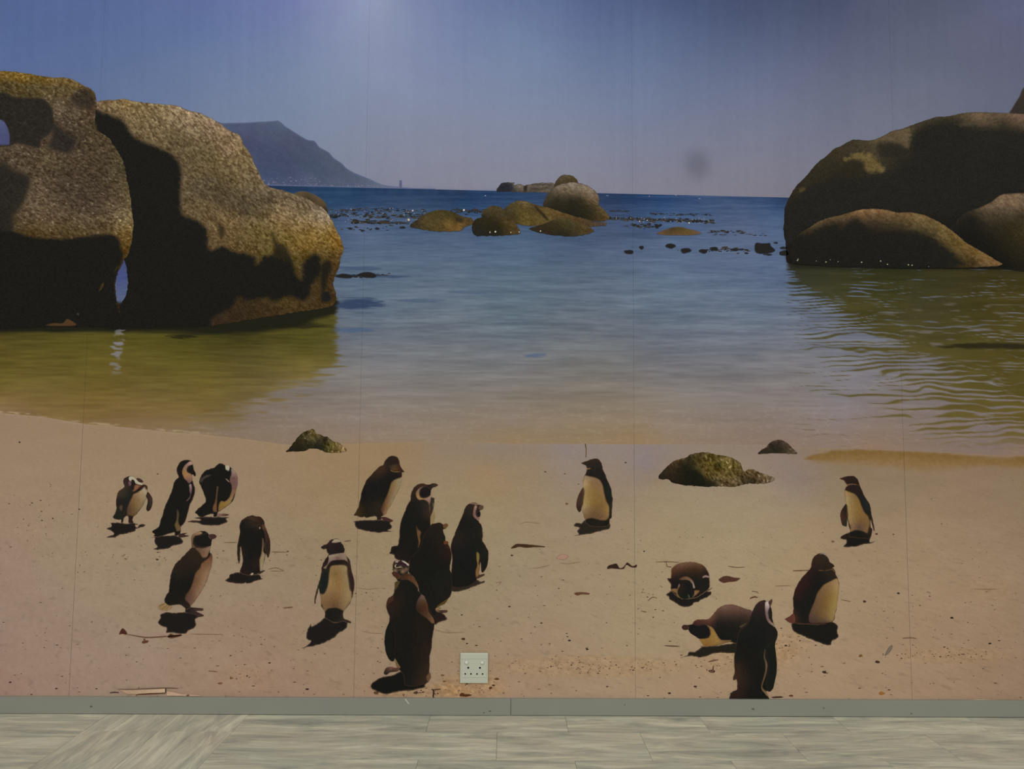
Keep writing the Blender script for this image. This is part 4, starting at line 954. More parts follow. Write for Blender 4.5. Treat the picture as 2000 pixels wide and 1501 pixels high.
penguin(A3, 'upright penguin with a cream face looking down, between the preening and the bent penguin', 3,
        [(488, 280), (500, 220), (540, 165), (590, 135), (640, 128), (690, 143), (717, 175), (732, 220), (737, 270), (762, 320), (768, 357), (752, 371), (733, 350), (712, 348), (712, 400), (722, 440), (742, 500), (757, 570), (750, 640), (727, 700), (692, 770), (665, 850), (642, 940), (612, 1030), (580, 1080), (547, 1115), (547, 1180), (540, 1215), (500, 1240), (460, 1240), (450, 1197), (380, 1210), (310, 1235), (250, 1257), (190, 1262), (145, 1243), (165, 1225), (128, 1190), (155, 1160), (200, 1130), (235, 1095), (250, 1020), (280, 940), (310, 830), (350, 740), (400, 620), (430, 540), (450, 460), (480, 415), (515, 388), (498, 330)],
        K, [(165, 1270), (100, 1278), (160, 1262), (270, 1248), (460, 1238), (540, 1268), (572, 1300), (586, 1330), (540, 1370), (440, 1390), (380, 1422), (270, 1447), (145, 1445), (205, 1405), (180, 1370), (163, 1320)],
        [('face', [(570, 280), (590, 230), (630, 185), (680, 153), (712, 168), (717, 200), (690, 215), (655, 235), (638, 280), (650, 310), (690, 325), (702, 350), (717, 400), (712, 440), (692, 465), (668, 480), (632, 440), (600, 410), (580, 370), (565, 320)], [(690, 165, (166, 132, 120)), (620, 220, (128, 102, 94)), (590, 300, (146, 108, 66)), (630, 370, (150, 114, 70)), (690, 420, (124, 92, 74)), (660, 450, (110, 80, 84))], (80, 58, 48), 2),
         ('beak', [(640, 280), (655, 240), (700, 208), (727, 225), (736, 270), (762, 320), (767, 355), (752, 369), (734, 350), (700, 336), (660, 320)], (28, 25, 23), (54, 42, 36), 2),
         ('breast_stripe', [(665, 500), (695, 478), (712, 500), (717, 560), (707, 620), (692, 680), (662, 725), (636, 742), (630, 725), (662, 690), (685, 640), (672, 590), (672, 540)], [(695, 490, (160, 138, 128)), (695, 580, (112, 88, 88)), (650, 730, (110, 88, 82))], (60, 44, 42), 2.2),
         ('leg', [(490, 860), (515, 870), (527, 940), (517, 1020), (532, 1080), (547, 1130), (537, 1170), (490, 1182), (465, 1130), (453, 1080), (475, 1030), (487, 950)], [(505, 900, (80, 68, 50)), (495, 1060, (96, 82, 50)), (510, 1160, (108, 78, 54))], (50, 42, 30), 2.5),
         ('foot', [(530, 1218), (640, 1203), (600, 1228), (667, 1246), (560, 1267), (515, 1262)], (58, 40, 34), (92, 70, 58), 1.5)])
penguin(A2, 'hunched penguin with its head tucked down and a pink breast, facing right', 3,
        [(490, 500), (510, 430), (550, 350), (620, 285), (700, 250), (780, 230), (830, 180), (880, 148), (920, 143), (970, 165), (1010, 190), (1060, 198), (1110, 235), (1170, 280), (1220, 360), (1242, 450), (1242, 540), (1222, 620), (1202, 680), (1187, 760), (1152, 860), (1112, 920), (1020, 985), (940, 1045), (880, 1078), (852, 1092), (850, 1150), (830, 1180), (770, 1182), (765, 1137), (680, 1142), (600, 1178), (540, 1200), (480, 1170), (440, 1130), (403, 1105), (460, 1040), (540, 970), (600, 910), (620, 860), (590, 760), (560, 680), (520, 580), (493, 530)],
        K, [(265, 1285), (360, 1260), (480, 1255), (520, 1237), (400, 1210), (480, 1192), (600, 1188), (780, 1190), (1085, 1195), (1020, 1230), (1042, 1280), (960, 1320), (880, 1357), (700, 1357), (560, 1347), (480, 1312), (380, 1300)],
        [('breast', [(1110, 258), (1170, 282), (1220, 362), (1240, 460), (1236, 560), (1212, 660), (1182, 760), (1142, 870), (1080, 932), (1000, 992), (920, 1052), (870, 1072), (860, 1000), (890, 900), (930, 872), (990, 882), (1060, 822), (1100, 742), (1122, 640), (1112, 560), (1085, 500), (1090, 420), (1112, 350)],
          [(1130, 280, (146, 124, 112)), (1190, 330, (138, 112, 104)), (1150, 430, (104, 74, 70)), (1220, 480, (112, 84, 80)), (1180, 600, (110, 80, 70)), (1140, 720, (122, 92, 66)), (1060, 870, (134, 108, 62)), (960, 960, (132, 104, 48)), (900, 1040, (124, 96, 56)), (1110, 900, (140, 112, 78))], (70, 52, 44), 2.5),
         ('white_head_mark', [(1000, 200), (1040, 183), (1082, 210), (1077, 292), (1040, 287), (1005, 262)], (172, 164, 140), (110, 96, 84), 2.2),
         ('leg', [(830, 590), (870, 600), (860, 700), (850, 820), (842, 950), (842, 1080), (800, 1102), (760, 1082), (750, 1000), (790, 900), (810, 780), (820, 680)], [(850, 620, (88, 70, 50)), (835, 780, (92, 72, 48)), (780, 1000, (116, 76, 46)), (820, 1080, (98, 70, 52))], (50, 38, 28), 2.5),
         ('shoulder', [(505, 510), (520, 450), (560, 400), (640, 360), (730, 365), (690, 410), (600, 450), (550, 520)], (74, 64, 58), (40, 34, 32), 4),
         ('pale_beak_line', [(995, 438), (1040, 452), (1092, 512), (1078, 520), (1032, 482)], (138, 124, 108), (80, 66, 56), 1),
         ('flipper', [(1108, 892), (1150, 812), (1182, 735), (1178, 800), (1142, 882)], (58, 48, 28), (98, 80, 46), 1.2),
         ('foot', [(850, 1108), (900, 1128), (990, 1128), (1075, 1145), (1010, 1168), (900, 1175), (845, 1182)], [(880, 1130, (128, 98, 86)), (960, 1150, (96, 68, 60)), (1050, 1148, (66, 46, 38))], (70, 50, 44), 1.2)])
penguin(A4, 'brownish young penguin with pale fanned tail feathers, facing right', 4,
        [(638, 130), (660, 88), (700, 63), (760, 48), (810, 43), (852, 63), (880, 93), (930, 83), (972, 105), (967, 132), (920, 152), (907, 180), (897, 240), (882, 280), (887, 330), (912, 350), (917, 420), (907, 500), (882, 580), (852, 680), (802, 790), (742, 890), (682, 980), (632, 1032), (632, 1080), (600, 1110), (560, 1112), (558, 1080), (520, 1042), (480, 1022), (400, 1032), (330, 1032), (288, 1000), (283, 950), (308, 890), (338, 850), (345, 760), (360, 660), (385, 570), (430, 480), (500, 410), (560, 350), (620, 290), (648, 260), (642, 190)],
        [(700, 320, (50, 38, 28)), (560, 400, (44, 35, 26)), (450, 560, (38, 32, 25)), (650, 500, (34, 29, 23)), (400, 800, (27, 25, 21)), (560, 800, (27, 25, 23)), (350, 980, (27, 27, 21)), (590, 1080, (44, 32, 26)), (720, 440, (40, 32, 26))],
        [(225, 1160), (300, 1128), (420, 1135), (560, 1125), (680, 1150), (735, 1190), (690, 1222), (702, 1290), (672, 1340), (600, 1372), (560, 1412), (400, 1402), (300, 1397), (310, 1340), (230, 1302), (192, 1260), (230, 1200)],
        [('tail', [(290, 1002), (330, 1035), (382, 1045), (362, 1082), (300, 1100), (230, 1092), (195, 1060), (230, 1020)], (142, 116, 78), (150, 128, 98), 4),
         ('tail_feather', stroke([(285, 1010), (205, 1050)], 9).tolist(), (104, 80, 46), (130, 106, 74), 1), ('tail_feather', stroke([(318, 1035), (245, 1088)], 8).tolist(), (104, 80, 46), (130, 106, 74), 1), ('tail_feather', stroke([(350, 1042), (290, 1092)], 8).tolist(), (112, 84, 50), (130, 106, 74), 1),
         ('pale_brow', [(638, 132), (660, 93), (700, 66), (760, 53), (792, 75), (740, 102), (690, 112), (665, 162), (665, 222), (702, 262), (650, 264), (640, 190)], [(740, 65, (146, 116, 90)), (660, 130, (112, 88, 66)), (660, 240, (98, 72, 50))], (80, 58, 44), 2.2),
         ('face', [(665, 172), (690, 112), (760, 96), (830, 76), (880, 96), (905, 182), (892, 242), (800, 264), (720, 252), (680, 222)], (28, 26, 23), (58, 42, 34), 2.2),
         ('beak', [(868, 97), (930, 85), (972, 105), (963, 134), (915, 152), (883, 142)], (66, 44, 40), (98, 72, 62), 1.5),
         ('throat', [(690, 270), (800, 266), (892, 245), (882, 290), (872, 340), (850, 392), (790, 402), (748, 342)], [(760, 290, (100, 76, 56)), (850, 290, (126, 104, 84)), (820, 370, (118, 88, 66))], (70, 52, 40), 2.5),
         ('belly', [(860, 400), (900, 352), (916, 420), (906, 500), (881, 580), (851, 680), (801, 790), (741, 890), (681, 980), (631, 1032), (590, 1002), (552, 960), (560, 900), (620, 810), (660, 700), (690, 600), (750, 530), (770, 470)],
          [(890, 380, (98, 56, 36)), (870, 460, (110, 74, 44)), (780, 560, (112, 78, 46)), (860, 600, (132, 100, 66)), (720, 720, (104, 72, 42)), (800, 740, (134, 102, 68)), (640, 880, (92, 62, 40)), (720, 880, (126, 94, 62)), (590, 980, (84, 60, 42)), (640, 1000, (102, 72, 50))], (50, 38, 28), 3),
         ('foot', [(620, 1062), (700, 1066), (797, 1078), (787, 1105), (700, 1112), (805, 1167), (730, 1187), (650, 1142), (560, 1122), (580, 1082)], [(600, 1090, (36, 30, 28)), (760, 1090, (72, 48, 42)), (760, 1170, (62, 44, 40))], (94, 68, 58), 1.2)], edge=(76, 60, 46))
penguin(A5, 'penguin seen from behind with its head bowed out of sight, second in the near left row', 3,
        [(378, 300), (390, 220), (430, 150), (500, 100), (580, 68), (640, 58), (700, 78), (770, 83), (822, 120), (857, 180), (872, 250), (902, 340), (942, 450), (972, 560), (977, 680), (967, 800), (940, 882), (915, 850), (897, 800), (872, 900), (845, 985), (828, 1050), (815, 1140), (760, 1190), (740, 1202), (640, 1222), (560, 1232), (470, 1222), (388, 1170), (410, 1080), (437, 980), (432, 850), (400, 670), (388, 800), (386, 920), (365, 1002), (345, 920), (333, 780), (338, 620), (368, 480), (383, 380)],
        [(600, 100, (60, 44, 32)), (500, 200, (26, 26, 23)), (740, 180, (50, 38, 30)), (600, 500, (24, 24, 23)), (560, 900, (25, 25, 22)), (720, 1000, (40, 30, 26)), (360, 800, (40, 32, 26)), (450, 1180, (38, 28, 25))],
        [(100, 1332), (170, 1272), (190, 1212), (300, 1178), (400, 1173), (600, 1220), (740, 1208), (792, 1240), (802, 1280), (840, 1302), (760, 1322), (690, 1342), (600, 1382), (520, 1388), (500, 1368), (470, 1390), (430, 1392), (300, 1387), (200, 1372)],
        [('brown_crown', [(420, 160), (500, 102), (580, 70), (640, 60), (700, 80), (770, 85), (822, 122), (857, 182), (800, 205), (700, 215), (600, 175), (500, 145)], [(560, 100, (58, 42, 28)), (650, 150, (58, 44, 34)), (760, 130, (52, 34, 26)), (820, 180, (50, 30, 26))], (40, 32, 25), 4),
         ('brown_neck', [(805, 250), (860, 235), (885, 300), (905, 350), (880, 370), (830, 335)], (86, 56, 38), (58, 38, 30), 3),
         ('belly', [(820, 500), (852, 520), (862, 620), (852, 750), (878, 830), (845, 980), (828, 1060), (812, 1140), (775, 1142), (765, 1000), (765, 920), (800, 800), (815, 640)], [(835, 540, (92, 66, 42)), (835, 660, (110, 82, 54)), (830, 800, (134, 112, 74)), (810, 950, (136, 114, 70)), (795, 1100, (146, 122, 88))], (66, 50, 36), 2.5),
         ('flipper', [(860, 350), (902, 360), (947, 460), (974, 570), (977, 690), (964, 800), (940, 882), (910, 830), (882, 760), (862, 640), (888, 560)], [(880, 400, (60, 40, 32)), (950, 600, (50, 34, 32)), (890, 650, (36, 38, 28)), (940, 850, (54, 36, 30))], (72, 50, 42), 2),
         ('white_mark', [(758, 290), (788, 278), (788, 322), (763, 332)], (150, 140, 122), (70, 58, 50), 1.5),
         ('white_mark', [(585, 1212), (618, 1178), (655, 1185), (642, 1218), (600, 1228)], (168, 150, 122), (80, 66, 54), 1.2),
         ('foot', [(745, 1185), (862, 1128), (866, 1144), (772, 1205)], (56, 42, 34), (90, 72, 58), 1)])
penguin(A6, 'front-facing penguin with a black breast band and pale belly, head turned left', 4,
        [(308, 185), (350, 153), (390, 138), (420, 98), (470, 78), (520, 80), (552, 108), (592, 160), (607, 220), (602, 260), (642, 310), (672, 350), (688, 420), (698, 500), (722, 580), (730, 660), (722, 740), (707, 820), (690, 842), (672, 900), (632, 952), (592, 1000), (587, 1060), (600, 1098), (650, 1110), (694, 1142), (640, 1148), (600, 1130), (480, 1142), (400, 1112), (358, 1080), (355, 1010), (323, 960), (305, 930), (308, 880), (290, 760), (282, 700), (262, 770), (242, 850), (232, 907), (220, 890), (233, 800), (263, 680), (288, 600), (308, 510), (323, 410), (360, 338), (398, 290), (405, 270), (380, 240), (370, 207), (330, 207)],
        [(480, 180, (25, 25, 23)), (440, 110, (56, 36, 34)), (340, 420, (40, 30, 28)), (330, 600, (28, 32, 28)), (255, 800, (58, 42, 34)), (690, 600, (44, 32, 30)), (480, 1080, (28, 27, 24)), (680, 420, (50, 36, 32)), (660, 1130, (54, 40, 34))],
        [(55, 1470), (100, 1452), (180, 1380), (123, 1350), (130, 1250), (160, 1190), (180, 1160), (190, 1192), (300, 1130), (360, 1078), (480, 1140), (600, 1110), (642, 1150), (632, 1202), (592, 1242), (520, 1282), (490, 1322), (420, 1362), (320, 1412), (200, 1442)],
        [('neck', [(410, 285), (500, 263), (600, 253), (622, 290), (642, 330), (658, 392), (640, 372), (600, 350), (500, 350), (430, 370), (385, 430), (370, 462), (335, 445), (380, 400), (400, 340)], [(420, 288, (152, 138, 116)), (500, 275, (142, 124, 104)), (520, 320, (112, 84, 76)), (620, 330, (136, 114, 98)), (400, 390, (118, 96, 84)), (355, 445, (128, 110, 80))], (76, 58, 50), 2.2),
         ('white_brow', [(440, 125), (470, 88), (520, 83), (552, 110), (510, 128)], (158, 142, 120), (90, 66, 56), 2),
         ('belly', [(430, 420), (520, 403), (600, 403), (645, 430), (652, 520), (668, 620), (682, 720), (702, 750), (695, 830), (664, 900), (628, 950), (590, 992), (500, 962), (400, 972), (358, 1002), (328, 950), (308, 880), (302, 780), (340, 770), (380, 690), (395, 600), (405, 500)],
          [(450, 440, (126, 98, 54)), (600, 440, (132, 108, 64)), (500, 520, (118, 86, 42)), (620, 560, (132, 108, 66)), (420, 640, (138, 110, 64)), (520, 640, (126, 92, 46)), (640, 720, (136, 110, 66)), (350, 800, (124, 94, 54)), (500, 800, (118, 86, 44)), (650, 820, (136, 110, 66)), (380, 920, (108, 78, 42)), (500, 930, (92, 66, 38)), (600, 930, (124, 96, 56)), (340, 980, (110, 86, 52))], (58, 44, 32), 3),
         ('flipper', [(283, 700), (298, 600), (330, 500), (372, 470), (400, 470), (402, 560), (385, 680), (345, 765), (310, 775), (290, 750)], (28, 32, 28), (46, 40, 34), 2.5),
         ('flipper', [(650, 520), (668, 470), (695, 500), (722, 580), (730, 660), (722, 740), (705, 760), (682, 720), (668, 620)], (46, 32, 30), (72, 52, 42), 2)])
# middle group
penguin(B1c, 'dark young penguin with a pale yellow belly bending forward, farthest back in the middle', 3,
        [(690, 240), (720, 180), (770, 120), (830, 88), (890, 93), (942, 120), (968, 170), (978, 240), (1012, 300), (1054, 362), (1035, 372), (1017, 367), (1018, 420), (1012, 470), (988, 570), (952, 680), (892, 800), (832, 920), (782, 1000), (737, 1090), (700, 1112), (662, 1132), (662, 1180), (640, 1192), (585, 1192), (573, 1130), (480, 1137), (390, 1155), (375, 1140), (300, 1147), (240, 1122), (188, 1105), (225, 1050), (238, 1005), (262, 980), (278, 900), (298, 820), (318, 700), (358, 600), (408, 500), (478, 418), (558, 338), (630, 272)],
        [(820, 130, (32, 29, 23)), (920, 130, (52, 32, 30)), (640, 290, (62, 42, 30)), (500, 420, (42, 32, 24)), (550, 600, (24, 25, 25)), (450, 800, (26, 25, 23)), (420, 1050, (30, 27, 22)), (230, 1060, (60, 44, 22)), (620, 1160, (40, 30, 26)), (600, 980, (44, 36, 26)), (1030, 340, (40, 30, 26))],
        [(172, 1215), (250, 1200), (400, 1193), (560, 1190), (700, 1190), (860, 1205), (810, 1240), (848, 1300), (832, 1340), (770, 1372), (835, 1390), (700, 1402), (600, 1412), (480, 1397), (330, 1362), (240, 1332), (203, 1280), (203, 1240)],
        [('face', [(760, 260), (830, 225), (940, 215), (978, 250), (1010, 310), (1020, 350), (900, 360), (820, 332)], [(800, 270, (48, 42, 36)), (880, 250, (64, 50, 34)), (880, 330, (84, 60, 32)), (980, 320, (60, 36, 30))], (40, 33, 26), 4),
         ('chin_line', [(815, 322), (890, 352), (995, 348), (990, 366), (890, 372), (820, 346)], (112, 86, 52), (70, 54, 34), 1),
         ('belly', [(1010, 462), (986, 570), (950, 680), (890, 800), (830, 920), (780, 1000), (735, 1090), (700, 1108), (676, 1080), (650, 1010), (680, 920), (740, 790), (790, 660), (820, 560), (870, 500), (940, 467)],
          [(960, 490, (128, 110, 72)), (900, 560, (124, 98, 54)), (970, 600, (140, 118, 78)), (840, 680, (118, 90, 50)), (900, 740, (132, 108, 66)), (780, 820, (104, 76, 42)), (840, 860, (136, 112, 74)), (700, 940, (86, 52, 30)), (770, 960, (122, 94, 48)), (680, 1040, (86, 54, 34)), (730, 1060, (128, 92, 54))], (58, 42, 28), 3),
         ('foot', [(658, 1150), (700, 1138), (745, 1145), (795, 1165), (862, 1205), (790, 1217), (700, 1197)], (66, 42, 38), (100, 72, 60), 1.2)])
penguin(B2c, 'penguin with a tan face band raising its beak to the right', 4,
        [(433, 330), (448, 260), (488, 180), (550, 128), (620, 113), (690, 128), (740, 133), (800, 113), (850, 116), (878, 140), (840, 167), (790, 183), (767, 220), (757, 290), (767, 330), (800, 348), (817, 350), (819, 420), (809, 520), (790, 570), (770, 620), (757, 680), (760, 780), (770, 900), (740, 1000), (700, 1200), (560, 1330), (440, 1350), (400, 1420), (330, 1372), (240, 1362), (180, 1322), (160, 1272), (88, 1257), (108, 1220), (122, 1150), (168, 1130), (220, 1120), (240, 1050), (253, 950), (258, 830), (288, 700), (338, 570), (388, 450), (430, 390)],
        [(560, 140, (56, 36, 26)), (480, 220, (48, 34, 24)), (640, 130, (76, 48, 34)), (600, 260, (27, 26, 23)), (560, 500, (25, 26, 24)), (400, 800, (24, 25, 22)), (330, 1100, (26, 25, 22)), (220, 1330, (34, 26, 25)), (800, 420, (44, 44, 34)), (780, 540, (60, 42, 32)), (600, 1000, (28, 27, 23))],
        (B2c, [(90, 1258), (170, 1240), (400, 1280), (500, 1330), (430, 1430), (330, 1385), (240, 1365), (180, 1330), (165, 1280)]),
        [('face_band', [(522, 330), (515, 262), (560, 195), (622, 163), (664, 158), (602, 202), (580, 262), (590, 322), (630, 347), (700, 337), (757, 300), (767, 340), (764, 400), (752, 460), (757, 540), (740, 592), (730, 550), (730, 470), (702, 412), (640, 382), (570, 387)], [(560, 220, (116, 94, 80)), (530, 300, (142, 108, 72)), (570, 370, (152, 120, 74)), (680, 370, (140, 110, 92)), (750, 340, (142, 118, 98)), (745, 460, (116, 86, 78)), (745, 570, (96, 72, 60))], (64, 46, 36), 2),
         ('face', [(585, 260), (605, 205), (660, 165), (720, 165), (765, 190), (760, 250), (750, 310), (700, 335), (630, 342), (592, 318)], (28, 25, 24), (52, 40, 36), 2),
         ('beak', [(690, 155), (740, 134), (800, 114), (850, 117), (877, 140), (840, 166), (790, 182), (765, 215), (730, 195)], [(840, 135, (62, 48, 38)), (740, 160, (36, 30, 26))], (62, 48, 40), 1.5),
         ('belly', [(772, 640), (800, 565), (822, 600), (826, 660), (815, 720), (790, 790), (760, 785), (757, 700)], (138, 116, 80), (100, 78, 54), 2),
         ('white_mark', [(797, 425), (815, 445), (810, 500), (794, 500)], (96, 92, 72), (56, 52, 40), 1.5),
         ('leg', [(524, 800), (560, 860), (604, 900), (592, 980), (594, 1070), (560, 1170), (546, 1165), (560, 1080), (542, 980), (530, 900)], [(535, 830, (70, 62, 46)), (570, 920, (104, 74, 46)), (575, 1070, (106, 76, 46)), (552, 1160, (74, 58, 40))], (60, 42, 30), 1.8)], shadow_c=(34, 27, 25))
penguin(B2c, 'penguin with its back turned and a pink cheek, rightmost of the middle huddle', 4,
        ['px'] + B2c([(1298, 590), (1308, 530), (1348, 470), (1398, 438), (1450, 428), (1500, 430), (1542, 460), (1590, 468), (1622, 490), (1602, 532), (1562, 552), (1572, 600), (1562, 660), (1542, 720), (1582, 790), (1602, 860), (1607, 960), (1604, 1040), (1652, 1130), (1692, 1200)]) + B3c([(1388, 500), (1392, 560), (1382, 680), (1352, 760), (1315, 802), (1298, 790), (1293, 730), (1280, 660), (1274, 740), (1266, 828), (1337, 820), (1337, 838), (1240, 882), (1232, 920), (1100, 992), (950, 1002), (905, 982), (893, 850), (905, 700), (910, 600), (896, 520), (888, 460), (908, 380), (938, 300), (968, 220), (1008, 130), (1048, 30)]) + B2c([(1268, 660)]),
        [(1430, 450, (62, 44, 34)), (1360, 540, (28, 28, 25)), (1350, 800, (25, 26, 24)), (1560, 900, (32, 30, 24)), (1300, 1200, (24, 26, 26)), (1660, 1250, (30, 31, 25)), (1350, 1500, (24, 25, 23)), (1200, 1000, (40, 32, 26))],
        (B3c, [(890, 985), (1240, 895), (1290, 922), (1335, 908), (1335, 935), (1262, 962), (1190, 992), (1080, 1032), (980, 1057), (895, 1048)]),
        [('cheek', [(1450, 560), (1470, 478), (1502, 458), (1522, 500), (1502, 560), (1502, 620), (1530, 662), (1557, 660), (1542, 722), (1490, 692), (1448, 640)], [(1490, 490, (146, 116, 100)), (1475, 600, (116, 84, 80)), (1530, 690, (134, 102, 92))], (70, 50, 44), 2),
         ('eye_mask', [(1508, 600), (1530, 568), (1567, 580), (1567, 640), (1547, 657), (1520, 642)], (26, 25, 22), (60, 46, 40), 1.5),
         ('beak', [(1543, 490), (1590, 468), (1622, 490), (1607, 532), (1560, 547), (1538, 522)], (84, 66, 48), (70, 48, 38), 1.5),
         ('crown', [(1400, 442), (1450, 430), (1500, 432), (1542, 462), (1500, 468), (1450, 458)], (118, 90, 72), (80, 58, 48), 1.2),
         ('leg', [(1230, 530), (1267, 540), (1277, 600), (1262, 680), (1277, 720), (1262, 800), (1267, 830), (1225, 862), (1218, 780), (1240, 700), (1230, 620)], [(1250, 550, (112, 98, 56)), (1255, 640, (132, 108, 60)), (1250, 750, (118, 86, 48)), (1240, 840, (126, 92, 56))], (66, 50, 30), 2, B3c),
         ('foot', [(1225, 870), (1265, 838), (1338, 820), (1337, 838), (1245, 882)], (72, 50, 38), (100, 76, 58), 1, B3c)], edge=(66, 42, 32), shadow_c=(44, 38, 31))
penguin(B3c, 'near-black penguin in the middle of the huddle with a small tan beak', 6,
        [(598, 210), (638, 158), (700, 143), (750, 140), (790, 163), (830, 148), (854, 165), (842, 192), (810, 217), (785, 222), (790, 270), (812, 320), (820, 380), (852, 388), (852, 420), (872, 460), (892, 520), (897, 600), (882, 700), (877, 760), (902, 840), (907, 930), (907, 1010), (892, 1090), (852, 1152), (802, 1182), (770, 1222), (702, 1272), (700, 1300), (760, 1322), (700, 1352), (690, 1400), (620, 1330), (560, 1180), (480, 1080), (450, 960), (400, 870), (330, 800), (338, 700), (350, 600), (400, 555), (470, 490), (500, 420), (520, 330), (558, 260)],
        [(700, 160, (44, 32, 24)), (640, 250, (27, 26, 22)), (780, 330, (36, 32, 26)), (650, 500, (25, 25, 22)), (860, 480, (42, 28, 22)), (600, 800, (24, 25, 22)), (800, 950, (28, 29, 25)), (850, 1080, (32, 28, 24)), (640, 1250, (28, 27, 24))],
        [(560, 1250), (700, 1295), (790, 1350), (838, 1422), (740, 1462), (670, 1492), (600, 1400)],
        [('beak', [(788, 165), (830, 149), (854, 165), (842, 191), (810, 216), (788, 202)], (98, 70, 42), (60, 42, 30), 1.5),
         ('shoulder', [(795, 385), (852, 389), (852, 420), (800, 432)], (98, 56, 36), (54, 36, 28), 2),
         ('shoulder', [(780, 442), (850, 430), (884, 505), (820, 472)], (54, 33, 24), (34, 28, 24), 3),
         ('tail', [(800, 1182), (850, 1152), (812, 1212), (752, 1242), (702, 1272), (720, 1232)], (78, 64, 28), (44, 38, 24), 2),
         ('foot', [(690, 1277), (760, 1268), (732, 1300), (842, 1303), (837, 1332), (760, 1337), (698, 1322)], [(720, 1278, (142, 110, 84)), (760, 1320, (60, 42, 34)), (830, 1318, (84, 58, 42))], (74, 54, 42), 1.2)], shadow_c=(38, 28, 25), edge=(50, 37, 29))
hid = penguin(B3c, 'small half-hidden penguin with white bands, squeezed behind the foremost huddle penguin', 6.4,
              [(118, 770), (118, 690), (140, 648), (200, 650), (240, 636), (290, 655), (325, 690), (338, 715), (322, 790), (312, 835), (200, 832), (150, 802)],
              [(150, 780, (132, 106, 84)), (250, 790, (128, 100, 78)), (140, 680, (70, 52, 40)), (300, 760, (108, 84, 66)), (220, 730, (96, 76, 62))], None,
              [('dark_cap', [(195, 662), (240, 638), (290, 660), (330, 702), (318, 728), (260, 712), (180, 702), (165, 680)], (48, 32, 36), (60, 46, 46), 1.5),
               ('white_band', [(233, 645), (270, 650), (332, 695), (322, 717), (290, 690), (258, 668)], (172, 162, 148), (100, 80, 76), 1),
               ('white_band', [(140, 652), (190, 655), (185, 670), (150, 668)], (156, 142, 126), (90, 72, 62), 1),
               ('white_band', [(138, 702), (168, 690), (162, 728), (230, 722), (240, 740), (170, 748), (145, 730)], (168, 162, 140), (110, 92, 76), 1.2),
               ('dark_mark', [(145, 742), (180, 738), (240, 732), (252, 752), (200, 772), (168, 762)], (54, 38, 30), (100, 80, 64), 1.5),
               ('dark_mark', [(118, 692), (145, 652), (158, 690), (132, 718)], (58, 44, 34), (80, 62, 50), 1.5)])
penguin(B4c, 'big black penguin with a brown shoulder in the foreground, standing left of the wall socket', 8,
        [(288, 200), (310, 183), (350, 200), (400, 209), (452, 204), (502, 243), (537, 285), (555, 330), (552, 370), (582, 410), (612, 430), (642, 500), (662, 590), (702, 650), (718, 700), (712, 750), (697, 840), (687, 950), (667, 1050), (667, 1150), (662, 1200), (672, 1250), (642, 1300), (622, 1322), (520, 1345), (420, 1330), (400, 1222), (350, 1162), (330, 1092), (312, 1060), (307, 1087), (270, 1082), (233, 1020), (213, 900), (223, 790), (258, 700), (262, 640), (238, 580), (230, 520), (248, 460), (300, 418), (318, 340), (318, 300), (345, 285), (328, 250), (300, 225)],
        [(400, 330, (26, 26, 23)), (280, 500, (46, 33, 25)), (450, 600, (23, 24, 21)), (600, 700, (34, 27, 22)), (450, 900, (24, 24, 21)), (250, 900, (28, 27, 23)), (640, 1000, (40, 30, 24)), (500, 1200, (22, 23, 21)), (650, 1260, (60, 44, 32))],
        [(76, 1330), (130, 1280), (190, 1250), (290, 1232), (400, 1190), (600, 1230), (662, 1280), (622, 1322), (620, 1352), (500, 1382), (380, 1392), (230, 1422), (150, 1402), (86, 1370)],
        [('brown_head', [(350, 228), (400, 213), (452, 208), (502, 247), (537, 287), (554, 332), (545, 352), (500, 305), (440, 272), (380, 275)], [(400, 235, (60, 40, 28)), (470, 240, (82, 54, 34)), (530, 300, (92, 64, 42)), (540, 340, (104, 84, 66))], (40, 32, 25), 2.5),
         ('beak', [(289, 200), (310, 184), (350, 205), (372, 230), (352, 262), (325, 246)], (68, 42, 30), (92, 64, 48), 1.5),
         ('throat', [(320, 292), (370, 280), (352, 332), (322, 372), (316, 332)], (74, 60, 36), (50, 40, 28), 2),
         ('brown_shoulder', [(540, 480), (580, 418), (612, 430), (642, 500), (662, 590), (702, 650), (717, 700), (690, 712), (640, 662), (570, 612), (530, 560)], [(590, 440, (98, 78, 70)), (570, 500, (72, 50, 38)), (620, 520, (72, 46, 30)), (560, 570, (50, 36, 28)), (600, 560, (66, 43, 30)), (650, 610, (78, 52, 36)), (700, 690, (108, 78, 58))], (44, 34, 26), 2.5),
         ('brown_shoulder', [(250, 462), (300, 428), (305, 480), (262, 512), (235, 535), (238, 495)], (66, 42, 28), (40, 32, 25), 2.5),
         ('flipper', [(262, 700), (300, 720), (325, 800), (325, 950), (315, 1040), (305, 1088), (270, 1083), (234, 1020), (214, 900), (224, 790)], (25, 25, 22), (38, 33, 27), 2),
         ('leg', [(318, 1062), (350, 1112), (374, 1152), (350, 1162), (325, 1112)], (112, 88, 60), (66, 50, 38), 1.2),
         ('foot', [(205, 1212), (230, 1158), (280, 1148), (320, 1160), (350, 1152), (362, 1172), (340, 1192), (270, 1202), (230, 1227)], [(230, 1200, (46, 36, 30)), (280, 1165, (108, 74, 62)), (300, 1190, (54, 40, 33)), (340, 1175, (84, 56, 47))], (98, 72, 60), 1.2),
         ('foot', [(638, 1232), (672, 1208), (678, 1260), (652, 1292), (632, 1272)], (98, 72, 52), (50, 38, 30), 1.5)], shadow_c=(23, 23, 21), edge=(58, 42, 33))
